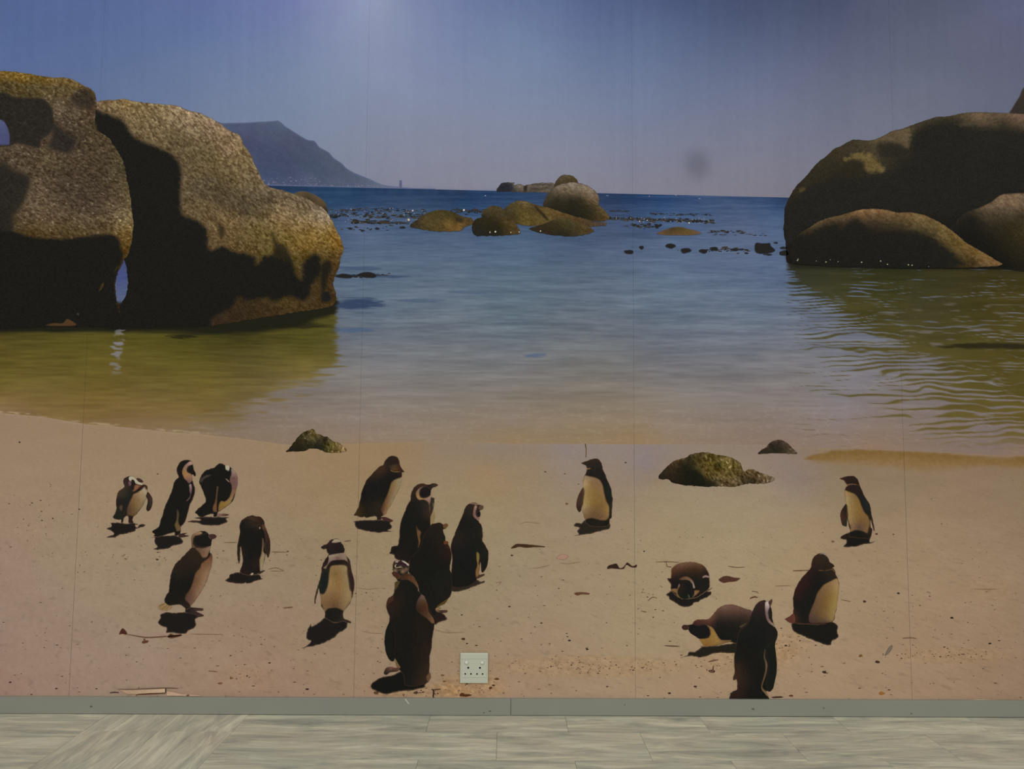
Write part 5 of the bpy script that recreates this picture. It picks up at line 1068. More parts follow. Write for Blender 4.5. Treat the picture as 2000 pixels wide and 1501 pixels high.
# right side
penguin(B5c, 'penguin with a plain yellow belly and dark collar, standing alone right of the middle', 3,
        [(342, 330), (390, 308), (430, 298), (480, 272), (560, 265), (602, 283), (638, 340), (658, 420), (692, 490), (722, 580), (762, 660), (788, 760), (800, 860), (798, 960), (788, 1060), (782, 1142), (760, 1152), (752, 1222), (700, 1262), (500, 1262), (400, 1202), (402, 1150), (373, 1080), (353, 1000), (348, 962), (335, 1022), (315, 1048), (290, 1022), (268, 950), (283, 850), (318, 760), (370, 688), (368, 600), (373, 540), (398, 500), (418, 440), (423, 410), (408, 372), (380, 352)],
        [(500, 290, (62, 44, 34)), (400, 330, (44, 34, 28)), (520, 350, (30, 32, 30)), (600, 380, (42, 34, 26)), (500, 470, (28, 27, 26)), (650, 520, (30, 28, 25)), (740, 750, (32, 35, 30)), (780, 1000, (40, 38, 30)), (560, 1220, (36, 30, 24)), (310, 900, (60, 42, 32))],
        [(228, 1240), (270, 1203), (330, 1213), (345, 1215), (400, 1163), (500, 1150), (620, 1180), (740, 1200), (767, 1250), (752, 1290), (680, 1312), (560, 1342), (450, 1372), (330, 1382), (235, 1400), (302, 1370), (280, 1330), (310, 1278), (250, 1262)],
        [('belly', [(400, 510), (480, 520), (560, 540), (622, 580), (662, 660), (682, 760), (712, 880), (752, 960), (757, 1050), (747, 1130), (700, 1172), (620, 1172), (500, 1142), (400, 1150), (374, 1080), (354, 1000), (360, 880), (375, 760), (370, 650), (375, 560)],
          [(430, 540, (134, 108, 72)), (560, 570, (120, 90, 58)), (400, 620, (156, 126, 78)), (500, 640, (124, 92, 48)), (620, 650, (126, 94, 58)), (420, 780, (138, 108, 56)), (540, 800, (120, 92, 40)), (650, 800, (124, 94, 50)), (380, 960, (150, 122, 74)), (500, 940, (122, 92, 42)), (650, 960, (114, 84, 42)), (740, 1020, (140, 104, 52)), (400, 1100, (110, 84, 48)), (520, 1080, (98, 70, 38)), (650, 1120, (104, 76, 42)), (720, 1140, (122, 90, 48))], (58, 44, 30), 2.8),
         ('chin_line', [(418, 408), (480, 398), (480, 414), (430, 426)], (126, 92, 54), (76, 56, 38), 1),
         ('flipper', [(370, 688), (372, 780), (352, 900), (336, 1022), (315, 1047), (290, 1021), (269, 950), (284, 850), (319, 760)], [(330, 780, (66, 46, 34)), (290, 920, (62, 44, 36)), (320, 1020, (48, 34, 26))], (88, 66, 52), 1.8)], shadow_c=(40, 35, 27))
penguin(B6c, 'penguin with a dark collar and its beak pointing left, farthest right', 3,
        [(267, 210), (340, 188), (410, 173), (500, 170), (552, 200), (592, 260), (617, 340), (652, 420), (682, 490), (732, 580), (782, 660), (802, 740), (812, 830), (842, 950), (870, 1112), (855, 1112), (800, 932), (797, 1050), (827, 1080), (812, 1190), (780, 1250), (500, 1232), (400, 1232), (285, 1237), (335, 1190), (430, 1150), (448, 1100), (418, 1000), (393, 880), (387, 1032), (350, 1032), (308, 1010), (278, 850), (298, 760), (378, 650), (363, 520), (358, 440), (368, 370), (398, 330), (370, 290), (342, 245)],
        [(300, 212, (58, 36, 28)), (440, 190, (46, 30, 26)), (480, 260, (27, 28, 24)), (590, 300, (48, 32, 26)), (420, 390, (54, 30, 28)), (520, 370, (30, 28, 24)), (660, 500, (32, 30, 28)), (760, 680, (34, 36, 32)), (830, 980, (52, 40, 30)), (600, 1200, (27, 26, 21)), (330, 880, (48, 34, 28)), (810, 1120, (40, 30, 25))],
        [(278, 1237), (345, 1175), (440, 1140), (640, 1140), (740, 1160), (802, 1200), (785, 1300), (835, 1302), (880, 1278), (830, 1320), (760, 1335), (680, 1342), (600, 1372), (480, 1387), (335, 1387), (382, 1320), (372, 1270)],
        [('belly', [(363, 420), (450, 440), (540, 480), (602, 560), (642, 660), (692, 780), (762, 860), (784, 960), (772, 1080), (742, 1160), (640, 1120), (540, 1110), (460, 1130), (452, 1060), (420, 960), (395, 820), (375, 640), (364, 520)],
          [(390, 450, (146, 110, 60)), (500, 500, (116, 88, 48)), (400, 560, (148, 122, 74)), (540, 600, (124, 92, 42)), (430, 740, (138, 110, 58)), (560, 760, (122, 92, 42)), (660, 820, (118, 84, 42)), (450, 920, (138, 110, 60)), (600, 940, (110, 80, 38)), (750, 940, (114, 84, 42)), (470, 1080, (124, 90, 54)), (600, 1060, (84, 62, 44)), (720, 1080, (112, 82, 44))], (60, 46, 30), 2.8),
         ('chin_line', [(388, 312), (480, 296), (590, 318), (600, 330), (480, 322), (405, 335)], (108, 78, 54), (66, 48, 36), 1),
         ('flipper', [(376, 652), (396, 760), (387, 1032), (350, 1032), (309, 1010), (279, 850), (299, 760)], [(300, 850, (70, 40, 34)), (360, 780, (38, 32, 26)), (370, 1000, (44, 42, 30))], (74, 56, 44), 1.8),
         ('foot', [(280, 1237), (340, 1185), (420, 1165), (440, 1215), (370, 1240)], (40, 28, 24), (80, 52, 44), 1.2)], shadow_c=(27, 25, 21), edge=(70, 48, 38))
penguin(C1c, 'sleeping penguin lying head-on with a round brown back', 3,
        [(398, 380), (440, 330), (520, 268), (640, 228), (760, 213), (880, 208), (1000, 223), (1120, 263), (1212, 330), (1282, 420), (1318, 530), (1328, 700), (1322, 840), (1262, 920), (1150, 1000), (1000, 1082), (850, 1112), (700, 1112), (580, 1082), (470, 1002), (400, 932), (378, 860), (378, 760), (328, 690), (293, 610), (370, 600), (383, 500)],
        [(640, 260, (110, 82, 64)), (900, 250, (102, 74, 56)), (1100, 300, (90, 62, 46)), (500, 340, (92, 62, 46)), (700, 380, (78, 50, 36)), (950, 380, (62, 42, 28)), (1200, 420, (54, 38, 28)), (430, 480, (74, 48, 28)), (700, 500, (44, 34, 26)), (1050, 500, (48, 36, 26)), (1250, 500, (36, 28, 24)), (420, 680, (34, 28, 26)), (1000, 650, (30, 30, 26)), (1200, 750, (30, 30, 26)), (500, 560, (44, 34, 28)), (1100, 950, (36, 29, 25)), (700, 1050, (28, 27, 24)), (330, 640, (40, 26, 24))],
        [(255, 1022), (330, 960), (400, 920), (600, 1080), (900, 1090), (1100, 980), (1300, 890), (1400, 830), (1330, 900), (1275, 935), (1380, 948), (1282, 1072), (1120, 1132), (1050, 1192), (930, 1202), (920, 1252), (830, 1302), (720, 1312), (620, 1292), (520, 1222), (430, 1172), (350, 1122), (330, 1062)],
        [('cheek', [(530, 850), (560, 762), (600, 738), (602, 800), (570, 870), (550, 960), (592, 1062), (600, 1090), (560, 1072), (500, 982), (418, 922), (405, 870), (460, 850)], [(585, 770, (146, 124, 110)), (550, 860, (104, 78, 56)), (450, 890, (132, 98, 58)), (500, 940, (120, 90, 56)), (570, 1040, (112, 88, 60))], (62, 46, 36), 2),
         ('brow_band', [(568, 632), (640, 580), (740, 556), (842, 590), (922, 670), (962, 770), (974, 852), (920, 852), (898, 760), (830, 680), (740, 652), (640, 662)], [(620, 620, (84, 62, 46)), (740, 600, (112, 84, 60)), (860, 640, (118, 88, 70)), (930, 740, (150, 132, 118)), (945, 820, (164, 150, 138))], (56, 42, 34), 2.2),
         ('cheek', [(958, 902), (1085, 905), (1042, 982), (962, 1052), (895, 1085), (938, 992)], [(1040, 920, (128, 92, 48)), (980, 980, (128, 98, 70)), (920, 1060, (96, 72, 54))], (60, 44, 34), 2),
         ('face', [(600, 802), (680, 690), (800, 698), (890, 790), (912, 900), (880, 1052), (760, 1112), (640, 1092), (568, 1002), (558, 900)], [(740, 760, (27, 27, 26)), (640, 820, (44, 30, 26)), (740, 900, (30, 26, 26)), (860, 900, (28, 26, 27)), (720, 1050, (24, 30, 24))], (40, 31, 27), 2.5),
         ('beak_glint', [(788, 1000), (820, 1010), (844, 1082), (818, 1095)], (92, 88, 76), (50, 44, 38), 1.2),
         ('white_flank_mark', [(1148, 562), (1230, 528), (1312, 560), (1302, 602), (1220, 590), (1160, 612)], (146, 122, 110), (80, 62, 54), 2)], edge=(112, 88, 66), soft=2.0)
penguin(C2c, 'penguin lying on its belly with a brown back and cream cheek, head to the left', 4,
        [(148, 510), (170, 478), (220, 477), (280, 468), (310, 428), (350, 407), (420, 402), (500, 398), (540, 368), (590, 308), (640, 248), (720, 213), (800, 203), (900, 223), (1000, 262), (1082, 288), (1100, 400), (1020, 520), (930, 700), (860, 722), (800, 702), (720, 722), (640, 742), (560, 757), (450, 762), (418, 720), (383, 662), (320, 622), (260, 582), (233, 537), (180, 542)],
        [(340, 430, (74, 44, 38)), (250, 500, (40, 32, 28)), (350, 560, (26, 25, 24)), (560, 370, (92, 64, 50)), (720, 240, (110, 82, 70)), (900, 250, (104, 76, 64)), (1040, 300, (92, 66, 58)), (650, 340, (70, 50, 42)), (850, 330, (74, 54, 44)), (1000, 360, (60, 46, 38)), (620, 450, (34, 30, 27)), (800, 450, (36, 31, 28)), (950, 420, (42, 36, 30)), (700, 600, (27, 27, 24)), (850, 620, (28, 28, 25)), (520, 410, (96, 60, 48))],
        [(115, 914), (220, 880), (240, 838), (330, 830), (420, 768), (560, 760), (700, 740), (900, 720), (900, 842), (700, 847), (600, 852), (500, 882), (400, 907), (300, 892), (200, 897)],
        [('cheek', [(448, 452), (480, 470), (560, 510), (612, 590), (642, 640), (682, 672), (812, 676), (792, 702), (720, 717), (640, 737), (560, 752), (450, 762), (419, 717), (384, 665), (440, 655), (500, 640), (525, 592), (510, 522)], [(470, 465, (124, 110, 100)), (540, 520, (140, 106, 60)), (570, 600, (146, 112, 60)), (520, 660, (138, 104, 54)), (430, 690, (138, 102, 46)), (480, 740, (126, 92, 48)), (620, 690, (144, 112, 64)), (760, 690, (108, 84, 58))], (64, 48, 34), 2.2),
         ('face', [(236, 535), (240, 490), (290, 470), (370, 485), (450, 470), (505, 520), (522, 590), (498, 638), (440, 652), (384, 660), (320, 620), (262, 580)], (25, 25, 25), (46, 34, 32), 2),
         ('beak', [(149, 510), (170, 479), (220, 478), (242, 500), (232, 536), (180, 541)], (60, 38, 32), (92, 62, 52), 1.5),
         ('wing_edge', [(905, 500), (940, 470), (1030, 430), (1000, 480), (940, 520)], (72, 60, 46), (40, 34, 28), 2.5)], edge=(92, 68, 56), shadow_c=(35, 32, 26), soft=1.8)
penguin(C2c, 'tall black penguin in the right foreground, cut off at the feet by the skirting', 7,
        [(1055, 390), (1088, 300), (1128, 220), (1180, 168), (1240, 148), (1280, 163), (1308, 168), (1347, 130), (1353, 165), (1332, 220), (1347, 290), (1352, 370), (1367, 440), (1387, 500), (1417, 560), (1424, 620), (1397, 700), (1387, 760), (1402, 870), (1413, 1000), (1408, 1120), (1387, 1222), (1362, 1322), (1320, 1362), (1275, 1352), (1272, 1390), (1312, 1450), (1320, 1468), (785, 1468), (800, 1392), (770, 1408), (800, 1380), (850, 1350), (887, 1330), (880, 1202), (838, 1215), (834, 1190), (853, 1100), (848, 1000), (848, 900), (863, 780), (888, 640), (928, 540), (1010, 478)],
        [(1180, 190, (66, 42, 36)), (1120, 280, (36, 32, 30)), (1180, 400, (25, 26, 25)), (1000, 520, (28, 28, 26)), (1100, 700, (23, 24, 22)), (1000, 1100, (24, 24, 22)), (1350, 650, (29, 28, 26)), (850, 1150, (72, 46, 34)), (860, 1380, (44, 32, 26)), (1100, 1420, (24, 24, 21)), (1400, 900, (30, 32, 28))],
        None,
        [('white_cheek', [(1253, 180), (1280, 163), (1312, 180), (1318, 240), (1302, 300), (1312, 380), (1342, 430), (1367, 460), (1384, 502), (1330, 472), (1288, 430), (1263, 360), (1253, 280)], [(1285, 200, (184, 172, 160)), (1275, 300, (116, 96, 104)), (1290, 400, (118, 92, 88)), (1360, 480, (140, 122, 104))], (70, 54, 50), 2),
         ('eye_patch', [(1323, 260), (1345, 290), (1351, 372), (1335, 382), (1318, 330)], (25, 24, 22), (54, 44, 40), 1.2),
         ('beak', [(1300, 182), (1347, 132), (1352, 165), (1331, 217)], (76, 50, 44), (110, 78, 66), 1.2),
         ('flipper', [(1285, 760), (1380, 700), (1389, 770), (1403, 870), (1413, 1000), (1408, 1120), (1387, 1222), (1362, 1322), (1320, 1361), (1285, 1330), (1270, 1250), (1290, 1100), (1300, 980), (1278, 880)], (27, 28, 24), (40, 40, 33), 1.8),
         ('side_stripe', [(1245, 800), (1266, 800), (1262, 900), (1292, 1000), (1282, 1100), (1262, 1180), (1232, 1260), (1227, 1310), (1262, 1350), (1305, 1435), (1260, 1400), (1210, 1340), (1204, 1280), (1230, 1180), (1255, 1080), (1255, 990), (1235, 900)], [(1255, 820, (64, 56, 44)), (1275, 1000, (104, 82, 60)), (1240, 1200, (92, 72, 50)), (1225, 1320, (104, 84, 52)), (1290, 1420, (120, 96, 66))], (48, 38, 30), 1.6)], edge=(58, 44, 36))
penguin(C3c, 'stout penguin with a broad yellow belly and reddish back edge, facing right', 3,
        [(553, 280), (568, 200), (598, 128), (650, 88), (710, 73), (770, 93), (812, 150), (832, 200), (882, 235), (898, 270), (872, 290), (907, 330), (922, 400), (947, 440), (967, 520), (962, 620), (947, 740), (937, 850), (912, 960), (892, 1052), (860, 1082), (700, 1112), (500, 1112), (320, 1100), (260, 1092), (198, 1060), (175, 1037), (240, 1000), (290, 958), (298, 860), (293, 740), (318, 620), (368, 510), (428, 428), (498, 350)],
        [(620, 140, (60, 38, 30)), (720, 150, (46, 40, 30)), (780, 220, (40, 34, 26)), (600, 250, (42, 28, 26)), (700, 400, (27, 26, 24)), (450, 450, (44, 28, 26)), (340, 620, (52, 28, 26)), (480, 700, (26, 27, 23)), (400, 950, (25, 26, 23)), (600, 1050, (32, 28, 24)), (230, 1040, (96, 52, 42)), (880, 390, (44, 36, 28))],
        [(283, 1100), (500, 1108), (700, 1108), (850, 1073), (950, 1142), (937, 1200), (957, 1290), (922, 1330), (862, 1360), (845, 1420), (760, 1412), (680, 1382), (570, 1342), (450, 1292), (340, 1242), (283, 1180)],
        [('belly', [(930, 440), (963, 520), (960, 620), (945, 740), (935, 850), (907, 960), (887, 1052), (850, 1078), (700, 1097), (540, 1092), (518, 1010), (550, 900), (600, 780), (640, 660), (690, 590), (740, 530), (830, 482)],
          [(920, 480, (148, 114, 68)), (820, 540, (126, 94, 52)), (940, 600, (148, 118, 66)), (720, 640, (108, 80, 44)), (820, 700, (120, 88, 40)), (920, 780, (140, 114, 52)), (650, 780, (100, 74, 42)), (760, 860, (108, 78, 36)), (900, 900, (140, 112, 60)), (560, 980, (84, 62, 42)), (720, 1000, (102, 76, 38)), (860, 1020, (132, 106, 54)), (600, 1070, (70, 50, 38)), (760, 1070, (84, 62, 42))], (58, 44, 32), 2.8),
         ('chin_line', [(660, 312), (760, 320), (850, 300), (882, 290), (908, 342), (892, 352), (862, 322), (760, 338), (670, 330)], (84, 62, 42), (56, 42, 32), 1),
         ('tail', [(185, 1035), (240, 1002), (300, 960), (320, 1040), (302, 1096), (230, 1085)], (92, 52, 44), (110, 74, 60), 1.8),
         ('crown_highlight', [(680, 92), (720, 72), (772, 90), (800, 125), (790, 128), (760, 102), (720, 86)], (136, 118, 112), (84, 66, 58), .8)], edge=(84, 46, 38), shadow_c=(27, 26, 22))  # arc on the crown is a highlight put into the print colour

# washed-up twigs, leaves and shells on the printed sand
LD = crop(0, 800, 2.633); MD = crop(650, 850, 2.886); RD = crop(1240, 900, 2.632)
DB = (66, 44, 32)


def bit(name, pts, col=DB, edge=(104, 82, 64), soft=1.0, label=None):
    return sheet(name, mural, pts, col, 1.5, 1.4, edge=edge, soft=soft, label=label)


bit('printed_kelp_stalk', LD(stroke([(648, 1152), (700, 1162), (760, 1170), (860, 1164), (932, 1160)], 7).tolist()), (96, 66, 46), label='long dry kelp stalk on the sand under the brownish young penguin')
bit('printed_kelp_stalk', LD([(612, 1153), (630, 1122), (654, 1146), (648, 1156), (630, 1152)]), (70, 40, 32), label='dark triangular kelp bulb at the left end of the long stalk')
bit('printed_kelp_stalk', LD([(862, 1168), (876, 1150), (895, 1156), (930, 1152), (936, 1160), (905, 1170), (880, 1175)]), (84, 54, 38))
bit('printed_leaf', LD([(728, 1196), (740, 1184), (764, 1186), (758, 1197), (738, 1201)]), (92, 58, 44), label='small brown leaf below the long kelp stalk')
bit('printed_twig', MD([(1003, 636), (1030, 612), (1060, 610), (1110, 614), (1196, 624), (1195, 630), (1140, 630), (1090, 633), (1050, 628), (1030, 634)]), (64, 42, 28), label='dark stick lying on the sand left of the centre seam')
bit('printed_shell', MD([(1260, 692), (1275, 675), (1300, 668), (1328, 680), (1310, 698), (1280, 700)]), (164, 130, 110), (130, 100, 84), label='pale pink shell fragment on open sand')
bit('printed_leaf', MD([(1546, 752), (1552, 734), (1580, 724), (1600, 722), (1618, 746), (1640, 738), (1660, 715), (1690, 735), (1714, 726), (1710, 744), (1680, 742), (1655, 730), (1640, 752), (1600, 752), (1570, 750)]), (50, 34, 28), label='curled dark leaf lying across the centre right seam')
bit('printed_leaf', MD([(1360, 888), (1400, 882), (1448, 888), (1445, 896), (1400, 896), (1378, 902)]), (96, 62, 44), label='flat reddish leaf on the sand above the socket to the right')
for p, w in (([(1120, 748), (1160, 745), (1200, 736), (1225, 730)], 4), ([(1280, 718), (1330, 722), (1400, 710)], 4), ([(1052, 502), (1090, 488), (1170, 496)], 3.5), ([(135, 856), (190, 866), (262, 860)], 4), ([(160, 1100), (210, 1112), (285, 1116)], 4), ([(575, 1095), (640, 1110), (740, 1108)], 4), ([(918, 830), (950, 826), (930, 845)], 5)):
    bit('printed_twig', MD(stroke(p, w).tolist()), (112, 88, 68), (132, 108, 84))
bit('printed_twig', [(1142.2, 866), (1144.2, 866), (1145.6, 878), (1145, 893), (1143.6, 893), (1143.8, 878)], (62, 50, 46), label='thin upright twig above the lone yellow-bellied penguin')
bit('printed_leaf', RD([(430, 610), (455, 592), (480, 590), (512, 598), (542, 602), (520, 618), (480, 622), (455, 626)]), (78, 50, 40), label='ragged brown leaf right of the sleeping penguin')
for p, w in (([(108, 519), (160, 517), (230, 520)], 5), ([(162, 520), (166, 540), (190, 545)], 5), ([(478, 540), (520, 546), (566, 545)], 5), ([(810, 564), (860, 562), (902, 560)], 6), ([(590, 706), (615, 698), (632, 702)], 9), ([(600, 668), (625, 672), (636, 680)], 5), ([(65, 720), (90, 700), (115, 705)], 5), ([(150, 948), (190, 950), (232, 952)], 7), ([(376, 1032), (400, 1026), (430, 1020)], 7), ([(385, 1075), (398, 1085), (404, 1050)], 8), ([(1060, 712), (1110, 722)], 4), ([(1375, 910), (1420, 908), (1450, 912)], 6), ([(720, 642), (800, 640)], 3), ([(30, 770), (60, 776)], 5)):
    bit('printed_twig', RD(stroke(p, w).tolist()), (84, 58, 42), (116, 92, 70))
bit('printed_feather', RD([(1285, 1000), (1300, 965), (1320, 945), (1324, 958), (1308, 985)]), (118, 104, 92), (96, 76, 60), label='grey feather standing in the sand at the lower right')
for p, w in (([(1150, 682), (1220, 681)], 5), ([(1395, 730), (1475, 732)], 6), ([(1380, 820), (1420, 812), (1460, 828)], 5), ([(1390, 828), (1458, 829)], 4), ([(1455, 1018), (1508, 1014)], 8), ([(1770, 676), (1805, 672)], 7), ([(980, 1152), (1150, 1155)], 4), ([(640, 768), (655, 766)], 6), ([(1070, 1342), (1120, 1346)], 6)):
    bit('printed_twig', LD(stroke(p, w).tolist()), (98, 72, 52), (124, 100, 78))
# grit, shell crumbs and droppings
grit = []
GC = [(96, 72, 54), (74, 54, 42), (112, 86, 64), (118, 94, 74), (60, 46, 38)]
for _ in range(900):
    x = random.uniform(-60, 2060); y = 900 + 465 * random.random() ** .8
    s = (.45 + (y - 900) / 465 * .9) * random.uniform(.5, 1.3)
    grit.append((x, y, s * random.uniform(.9, 2.4), s * random.uniform(.5, .9), random.choice(GC[:4])))
for cx, cy, rx, ry, n in ((1150, 1300, 190, 20, 150), (925, 1335, 55, 26, 60), (1860, 1280, 120, 14, 70), (1450, 1290, 100, 36, 80), (1540, 1262, 50, 24, 36), (480, 1320, 50, 22, 24), (820, 1352, 90, 10, 40), (380, 1085, 300, 25, 60), (760, 1190, 80, 60, 30), (1250, 1170, 120, 60, 40), (60, 1010, 90, 60, 30)):
    for _ in range(n):
        x = random.gauss(cx, rx * .5); y = random.gauss(cy, ry * .5)
        if y > 1360: continue
        s = random.uniform(.5, 1.5)
        grit.append((x, y, s * random.uniform(.8, 1.8), s * random.uniform(.5, 1), random.choice(GC + [(124, 92, 50), (170, 146, 118)])))
for x, y, r, c in ((905, 1247, 4, (74, 48, 32)), (912, 1256, 2, (60, 44, 30)), (1112, 1250, 2.4, (44, 36, 30)), (1147, 1267, 3, (58, 42, 32)), (995, 1184, 2.2, (70, 52, 40)), (1057, 1216, 2, (70, 52, 40)), (1610, 1312, 4, (54, 44, 32)), (1714, 1292, 4, (64, 46, 34)), (1681, 1280, 3.5, (108, 78, 38)), (1722, 1353, 5, (142, 98, 52)), (1933, 1256, 3, (48, 40, 36)), (1859, 1206, 3, (52, 40, 32)), (1755, 1158, 2.5, (52, 40, 32)), (1688, 1174, 3, (66, 50, 38)), (600, 1345, 3, (54, 38, 34)), (526, 1294, 2.5, (70, 52, 40)), (282, 1248, 2, (80, 58, 46)), (38, 863, 2, (40, 36, 34)), (20, 1332, 2.5, (78, 56, 48)), (155, 994, 1.8, (50, 42, 36)), (1308, 1353, 3, (54, 44, 36)), (1358, 1340, 3, (58, 46, 38)), (1186, 1340, 2, (70, 54, 44)), (902, 1200, 2, (70, 52, 40)), (1258, 1076, 2, (60, 48, 40)), (1712, 1042, 2.6, (80, 54, 44)), (1745, 1043, 1.5, (88, 68, 52)), (1627, 1057, 3, (112, 86, 66)), (1390, 1310, 5, (60, 40, 30)), (1535, 1260, 3, (66, 48, 36)), (307, 1092, 2.5, (70, 52, 42)), (245, 1091, 2, (80, 60, 46)), (308, 925, 2, (90, 70, 54)), (1065, 921, 2, (80, 62, 50)), (1222, 903, 2, (72, 60, 56)), (1103, 925, 1.5, (90, 72, 54)), (1130, 945, 1.5, (90, 72, 54)), (1107, 983, 3, (110, 82, 60)), (1000, 1084, 2.5, (64, 48, 36))):
    grit.append((x, y, r * 1.2, r * .7, c))
for x, y, w, h, c in ((902, 1356, 5, 3.5, (84, 50, 28)), (912, 1357, 9, 3, (80, 46, 26)), (958, 1343, 4, 3, (84, 54, 30)), (970, 1325, 5, 3, (90, 62, 32)), (964, 1338, 3, 2, (78, 54, 32)), (735, 1352, 6, 3, (90, 66, 46)), (760, 1350, 3, 2, (60, 44, 36)), (812, 1352, 6, 3, (78, 58, 42)), (826, 1351, 3, 1.6, (90, 70, 50)), (868, 1330, 4, 2, (110, 80, 56)), (864, 1318, 4, 2, (120, 88, 60)), (430, 1334, 5, 2.5, (116, 84, 62)), (452, 1324, 4, 2, (112, 82, 52)), (1545, 1358, 5, 2, (92, 56, 40)), (1520, 1361, 12, 2, (66, 46, 34)), (1925, 1150, 26, 1, (132, 106, 80))):
    grit.append((x, y, w, h, c))
flecks('printed_grit', mural, grit, 0.2, 7, label='specks of grit and shell scattered over the printed sand')

# damage at the foot of the paper
TD = crop(0, 1300, 4)
sheet('torn_flap', mural, TD([(925, 184), (1100, 181), (1290, 175), (1291, 208), (1180, 214), (1070, 222), (1000, 222), (960, 205)]), soft_paint([(950, 190, (168, 140, 116)), (1150, 195, (176, 150, 124)), (1280, 190, (190, 166, 138))] and [(*TD([(a, b)])[0], c) for a, b, c in ((950, 190, (168, 140, 116)), (1150, 195, (178, 152, 126)), (1280, 190, (192, 168, 140)))], 2), 9, 2, edge=(150, 124, 102), soft=1, smooth=False, label='pale torn edge of paper lifting above the skirting at the left')
sheet('torn_flap', mural, TD([(1302, 196), (1340, 200), (1420, 218), (1570, 228), (1570, 236), (1302, 232)]), (186, 156, 132), 9, 2, edge=(166, 136, 114), soft=1, smooth=False, label='small pale peeled patch beside the torn edge')
for p, w, c in (([(915, 180), (1000, 184), (1150, 178), (1290, 172), (1395, 174)], 8, (92, 70, 58)), ([(1294, 174), (1294, 212)], 7, (36, 40, 34)), ([(1060, 232), (1075, 222), (1180, 216), (1292, 212)], 9, (84, 54, 34)), ([(855, 210), (895, 205), (930, 208)], 8, (70, 50, 44)), ([(1456, 230), (1480, 228)], 10, (98, 70, 54))):
    sheet('tear', mural, TD(stroke(p, w).tolist()), c, 10, 1.5, smooth=False)
T2 = crop(500, 1300, 4)
for p, w in (([(1370, 182), (1386, 190), (1388, 215), (1384, 235), (1392, 252)], 10), ([(1388, 186), (1420, 182), (1445, 180)], 6)):
    sheet('tear', mural, T2(stroke(p, w).tolist()), (40, 32, 28), 10, 1.5, smooth=False)
sheet('torn_flap', mural, crop(1500, 1300, 4)([(1560, 264), (1640, 258), (1740, 261), (1830, 266), (1840, 272), (1560, 272)]), (180, 160, 138), 9, 2, edge=(160, 138, 116), soft=1, smooth=False, label='thin pale chip along the foot of the paper at the far right')

# ------------------------------------------------------------------ double power socket
SX, SZ = to_wall([926.2], [1302.6]); SX, SZ = float(SX[0]), float(SZ[0])
PW, PH, PD = 0.0985, 0.1045, 0.009
M_SOCK = plain('ivory_plastic', (172, 174, 157), 0.35, 0.25)
M_SOCK2 = plain('ivory_switch_plastic', (190, 192, 178), 0.3, 0.3)
M_HOLE = plain('black_pin_hole', (8, 8, 8), 0.9, 0.0)
sock = bpy.data.objects.new('power_socket', None); COL.objects.link(sock)
sock.location = (SX, -0.0042, SZ)
sock['label'] = 'square ivory double power socket with two round switches, low on the wall'
sock['category'] = 'power socket'


def sk(x, y):
    """position on the plate from a close view of it"""
    return ((x - 722.5) / 585.0 * PW, -(y - 677.5) / 615.0 * PH)


bm = bmesh.new(); add_box(bm, -PW / 2, PW / 2, -0.0055, 0.0, -PH / 2, PH / 2, 0.0022)
bm_obj('back_plate', bm, M_SOCK, sock)
# raised face with real pin holes
x0, z1 = sk(470, 500); x1, z0 = sk(985, 862)
holes = [(*sk(600, 668), 0.0036), (*sk(845, 668), 0.0036)] + [(*sk(x, 793), 0.0030) for x in (538, 658, 785, 903)]
outer = [(x0, z0), (x1, z0), (x1, z1), (x0, z1)]
pts = [Vector(p) for p in outer]; eds = [(0, 1), (1, 2), (2, 3), (3, 0)]
for hx, hz, r in holes:
    b = len(pts); n = 14
    pts += [Vector((hx + r * math.cos(6.2832 * q / n), hz + r * math.sin(6.2832 * q / n))) for q in range(n)]
    eds += [(b + q, b + (q + 1) % n) for q in range(n)]
vs, es, fs, *_ = delaunay_2d_cdt(pts, eds, [], 1, 1e-7, False)
YF = -0.0073
bm = bmesh.new()
bv = [bm.verts.new((p.x, YF, p.y)) for p in vs]
for f in fs:
    cx = sum(vs[i].x for i in f) / 3; cz = sum(vs[i].y for i in f) / 3
    if any((cx - hx) ** 2 + (cz - hz) ** 2 < (r * .99) ** 2 for hx, hz, r in holes): continue
    bm.faces.new([bv[i] for i in f])
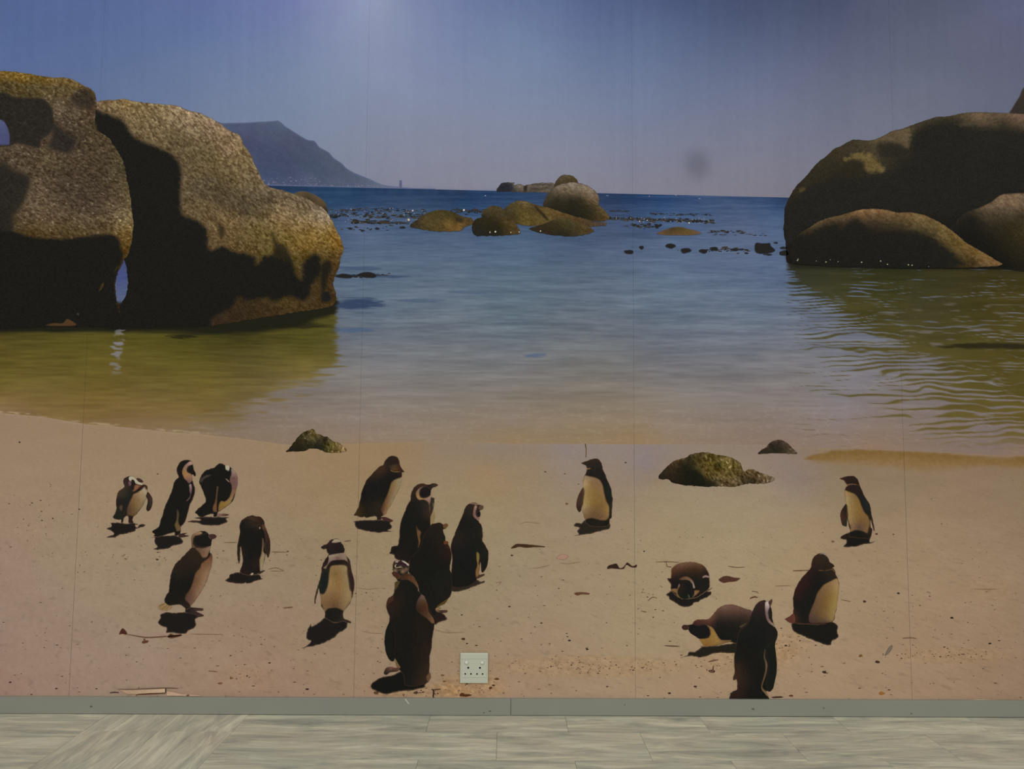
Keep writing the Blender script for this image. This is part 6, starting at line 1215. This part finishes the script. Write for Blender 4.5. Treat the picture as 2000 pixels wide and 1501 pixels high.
for hx, hz, r in holes:
    n = 14
    a = [bm.verts.new((hx + r * math.cos(6.2832 * q / n), YF, hz + r * math.sin(6.2832 * q / n))) for q in range(n)]
    c = [bm.verts.new((w.co.x, -0.0056, w.co.z)) for w in a]
    for q in range(n): bm.faces.new((a[q], a[(q + 1) % n], c[(q + 1) % n], c[q]))
o = [bm.verts.new((x, YF, z)) for x, z in outer]; e = 0.0012
w = [bm.verts.new((x + (e if x > 0 else -e), -0.0054, z + (e if z > (z0 + z1) / 2 else -e))) for x, z in outer]
for q in range(4): bm.faces.new((o[q], o[(q + 1) % 4], w[(q + 1) % 4], w[q]))
bmesh.ops.remove_doubles(bm, verts=bm.verts, dist=1e-6)
bmesh.ops.recalc_face_normals(bm, faces=bm.faces)
face = bm_obj('face_plate', bm, M_SOCK, sock)
# top cover strip
bm = bmesh.new(); sx0, sz1 = sk(445, 392); sx1, sz0 = sk(1002, 492)
add_box(bm, sx0, sx1, -0.0072, -0.005, sz0, sz1, 0.001); bm_obj('top_band', bm, M_SOCK, sock)
for x in (560, 892):
    hx, hz = sk(x, 565)
    bm = bmesh.new(); bmesh.ops.create_uvsphere(bm, u_segments=20, v_segments=10, radius=1)
    for q in bm.verts:
        q.co = Vector((hx + q.co.x * 0.0064, YF + q.co.z * 0.0042, hz + q.co.y * 0.0064))
    bm_obj('switch', bm, M_SOCK2, sock, True)
    bm = bmesh.new()
    bmesh.ops.create_circle(bm, cap_ends=True, segments=20, radius=0.0076)
    for q in bm.verts: q.co = Vector((hx + q.co.x, YF - 0.0002, hz + q.co.y - 0.0004))
    bm_obj('switch_surround', bm, plain('switch_rim', (146, 147, 130), .5, .1), sock)
for hx, hz, r in holes:
    bm = bmesh.new(); bmesh.ops.create_circle(bm, cap_ends=True, segments=14, radius=r)
    for q in bm.verts: q.co = Vector((hx + q.co.x, -0.0057, hz + q.co.y))
    bm_obj('pin_hole', bm, M_HOLE, face)
bm = bmesh.new(); hx, hz = sk(572, 1000); add_box(bm, hx - .0035, hx + .0035, -.002, 0, hz - .002, hz + .002, .0008)
bm_obj('lower_dark_spot', bm, plain('dark_spot', (54, 44, 34), .8, .05), sock)  # small dark block at the lower edge of the plate
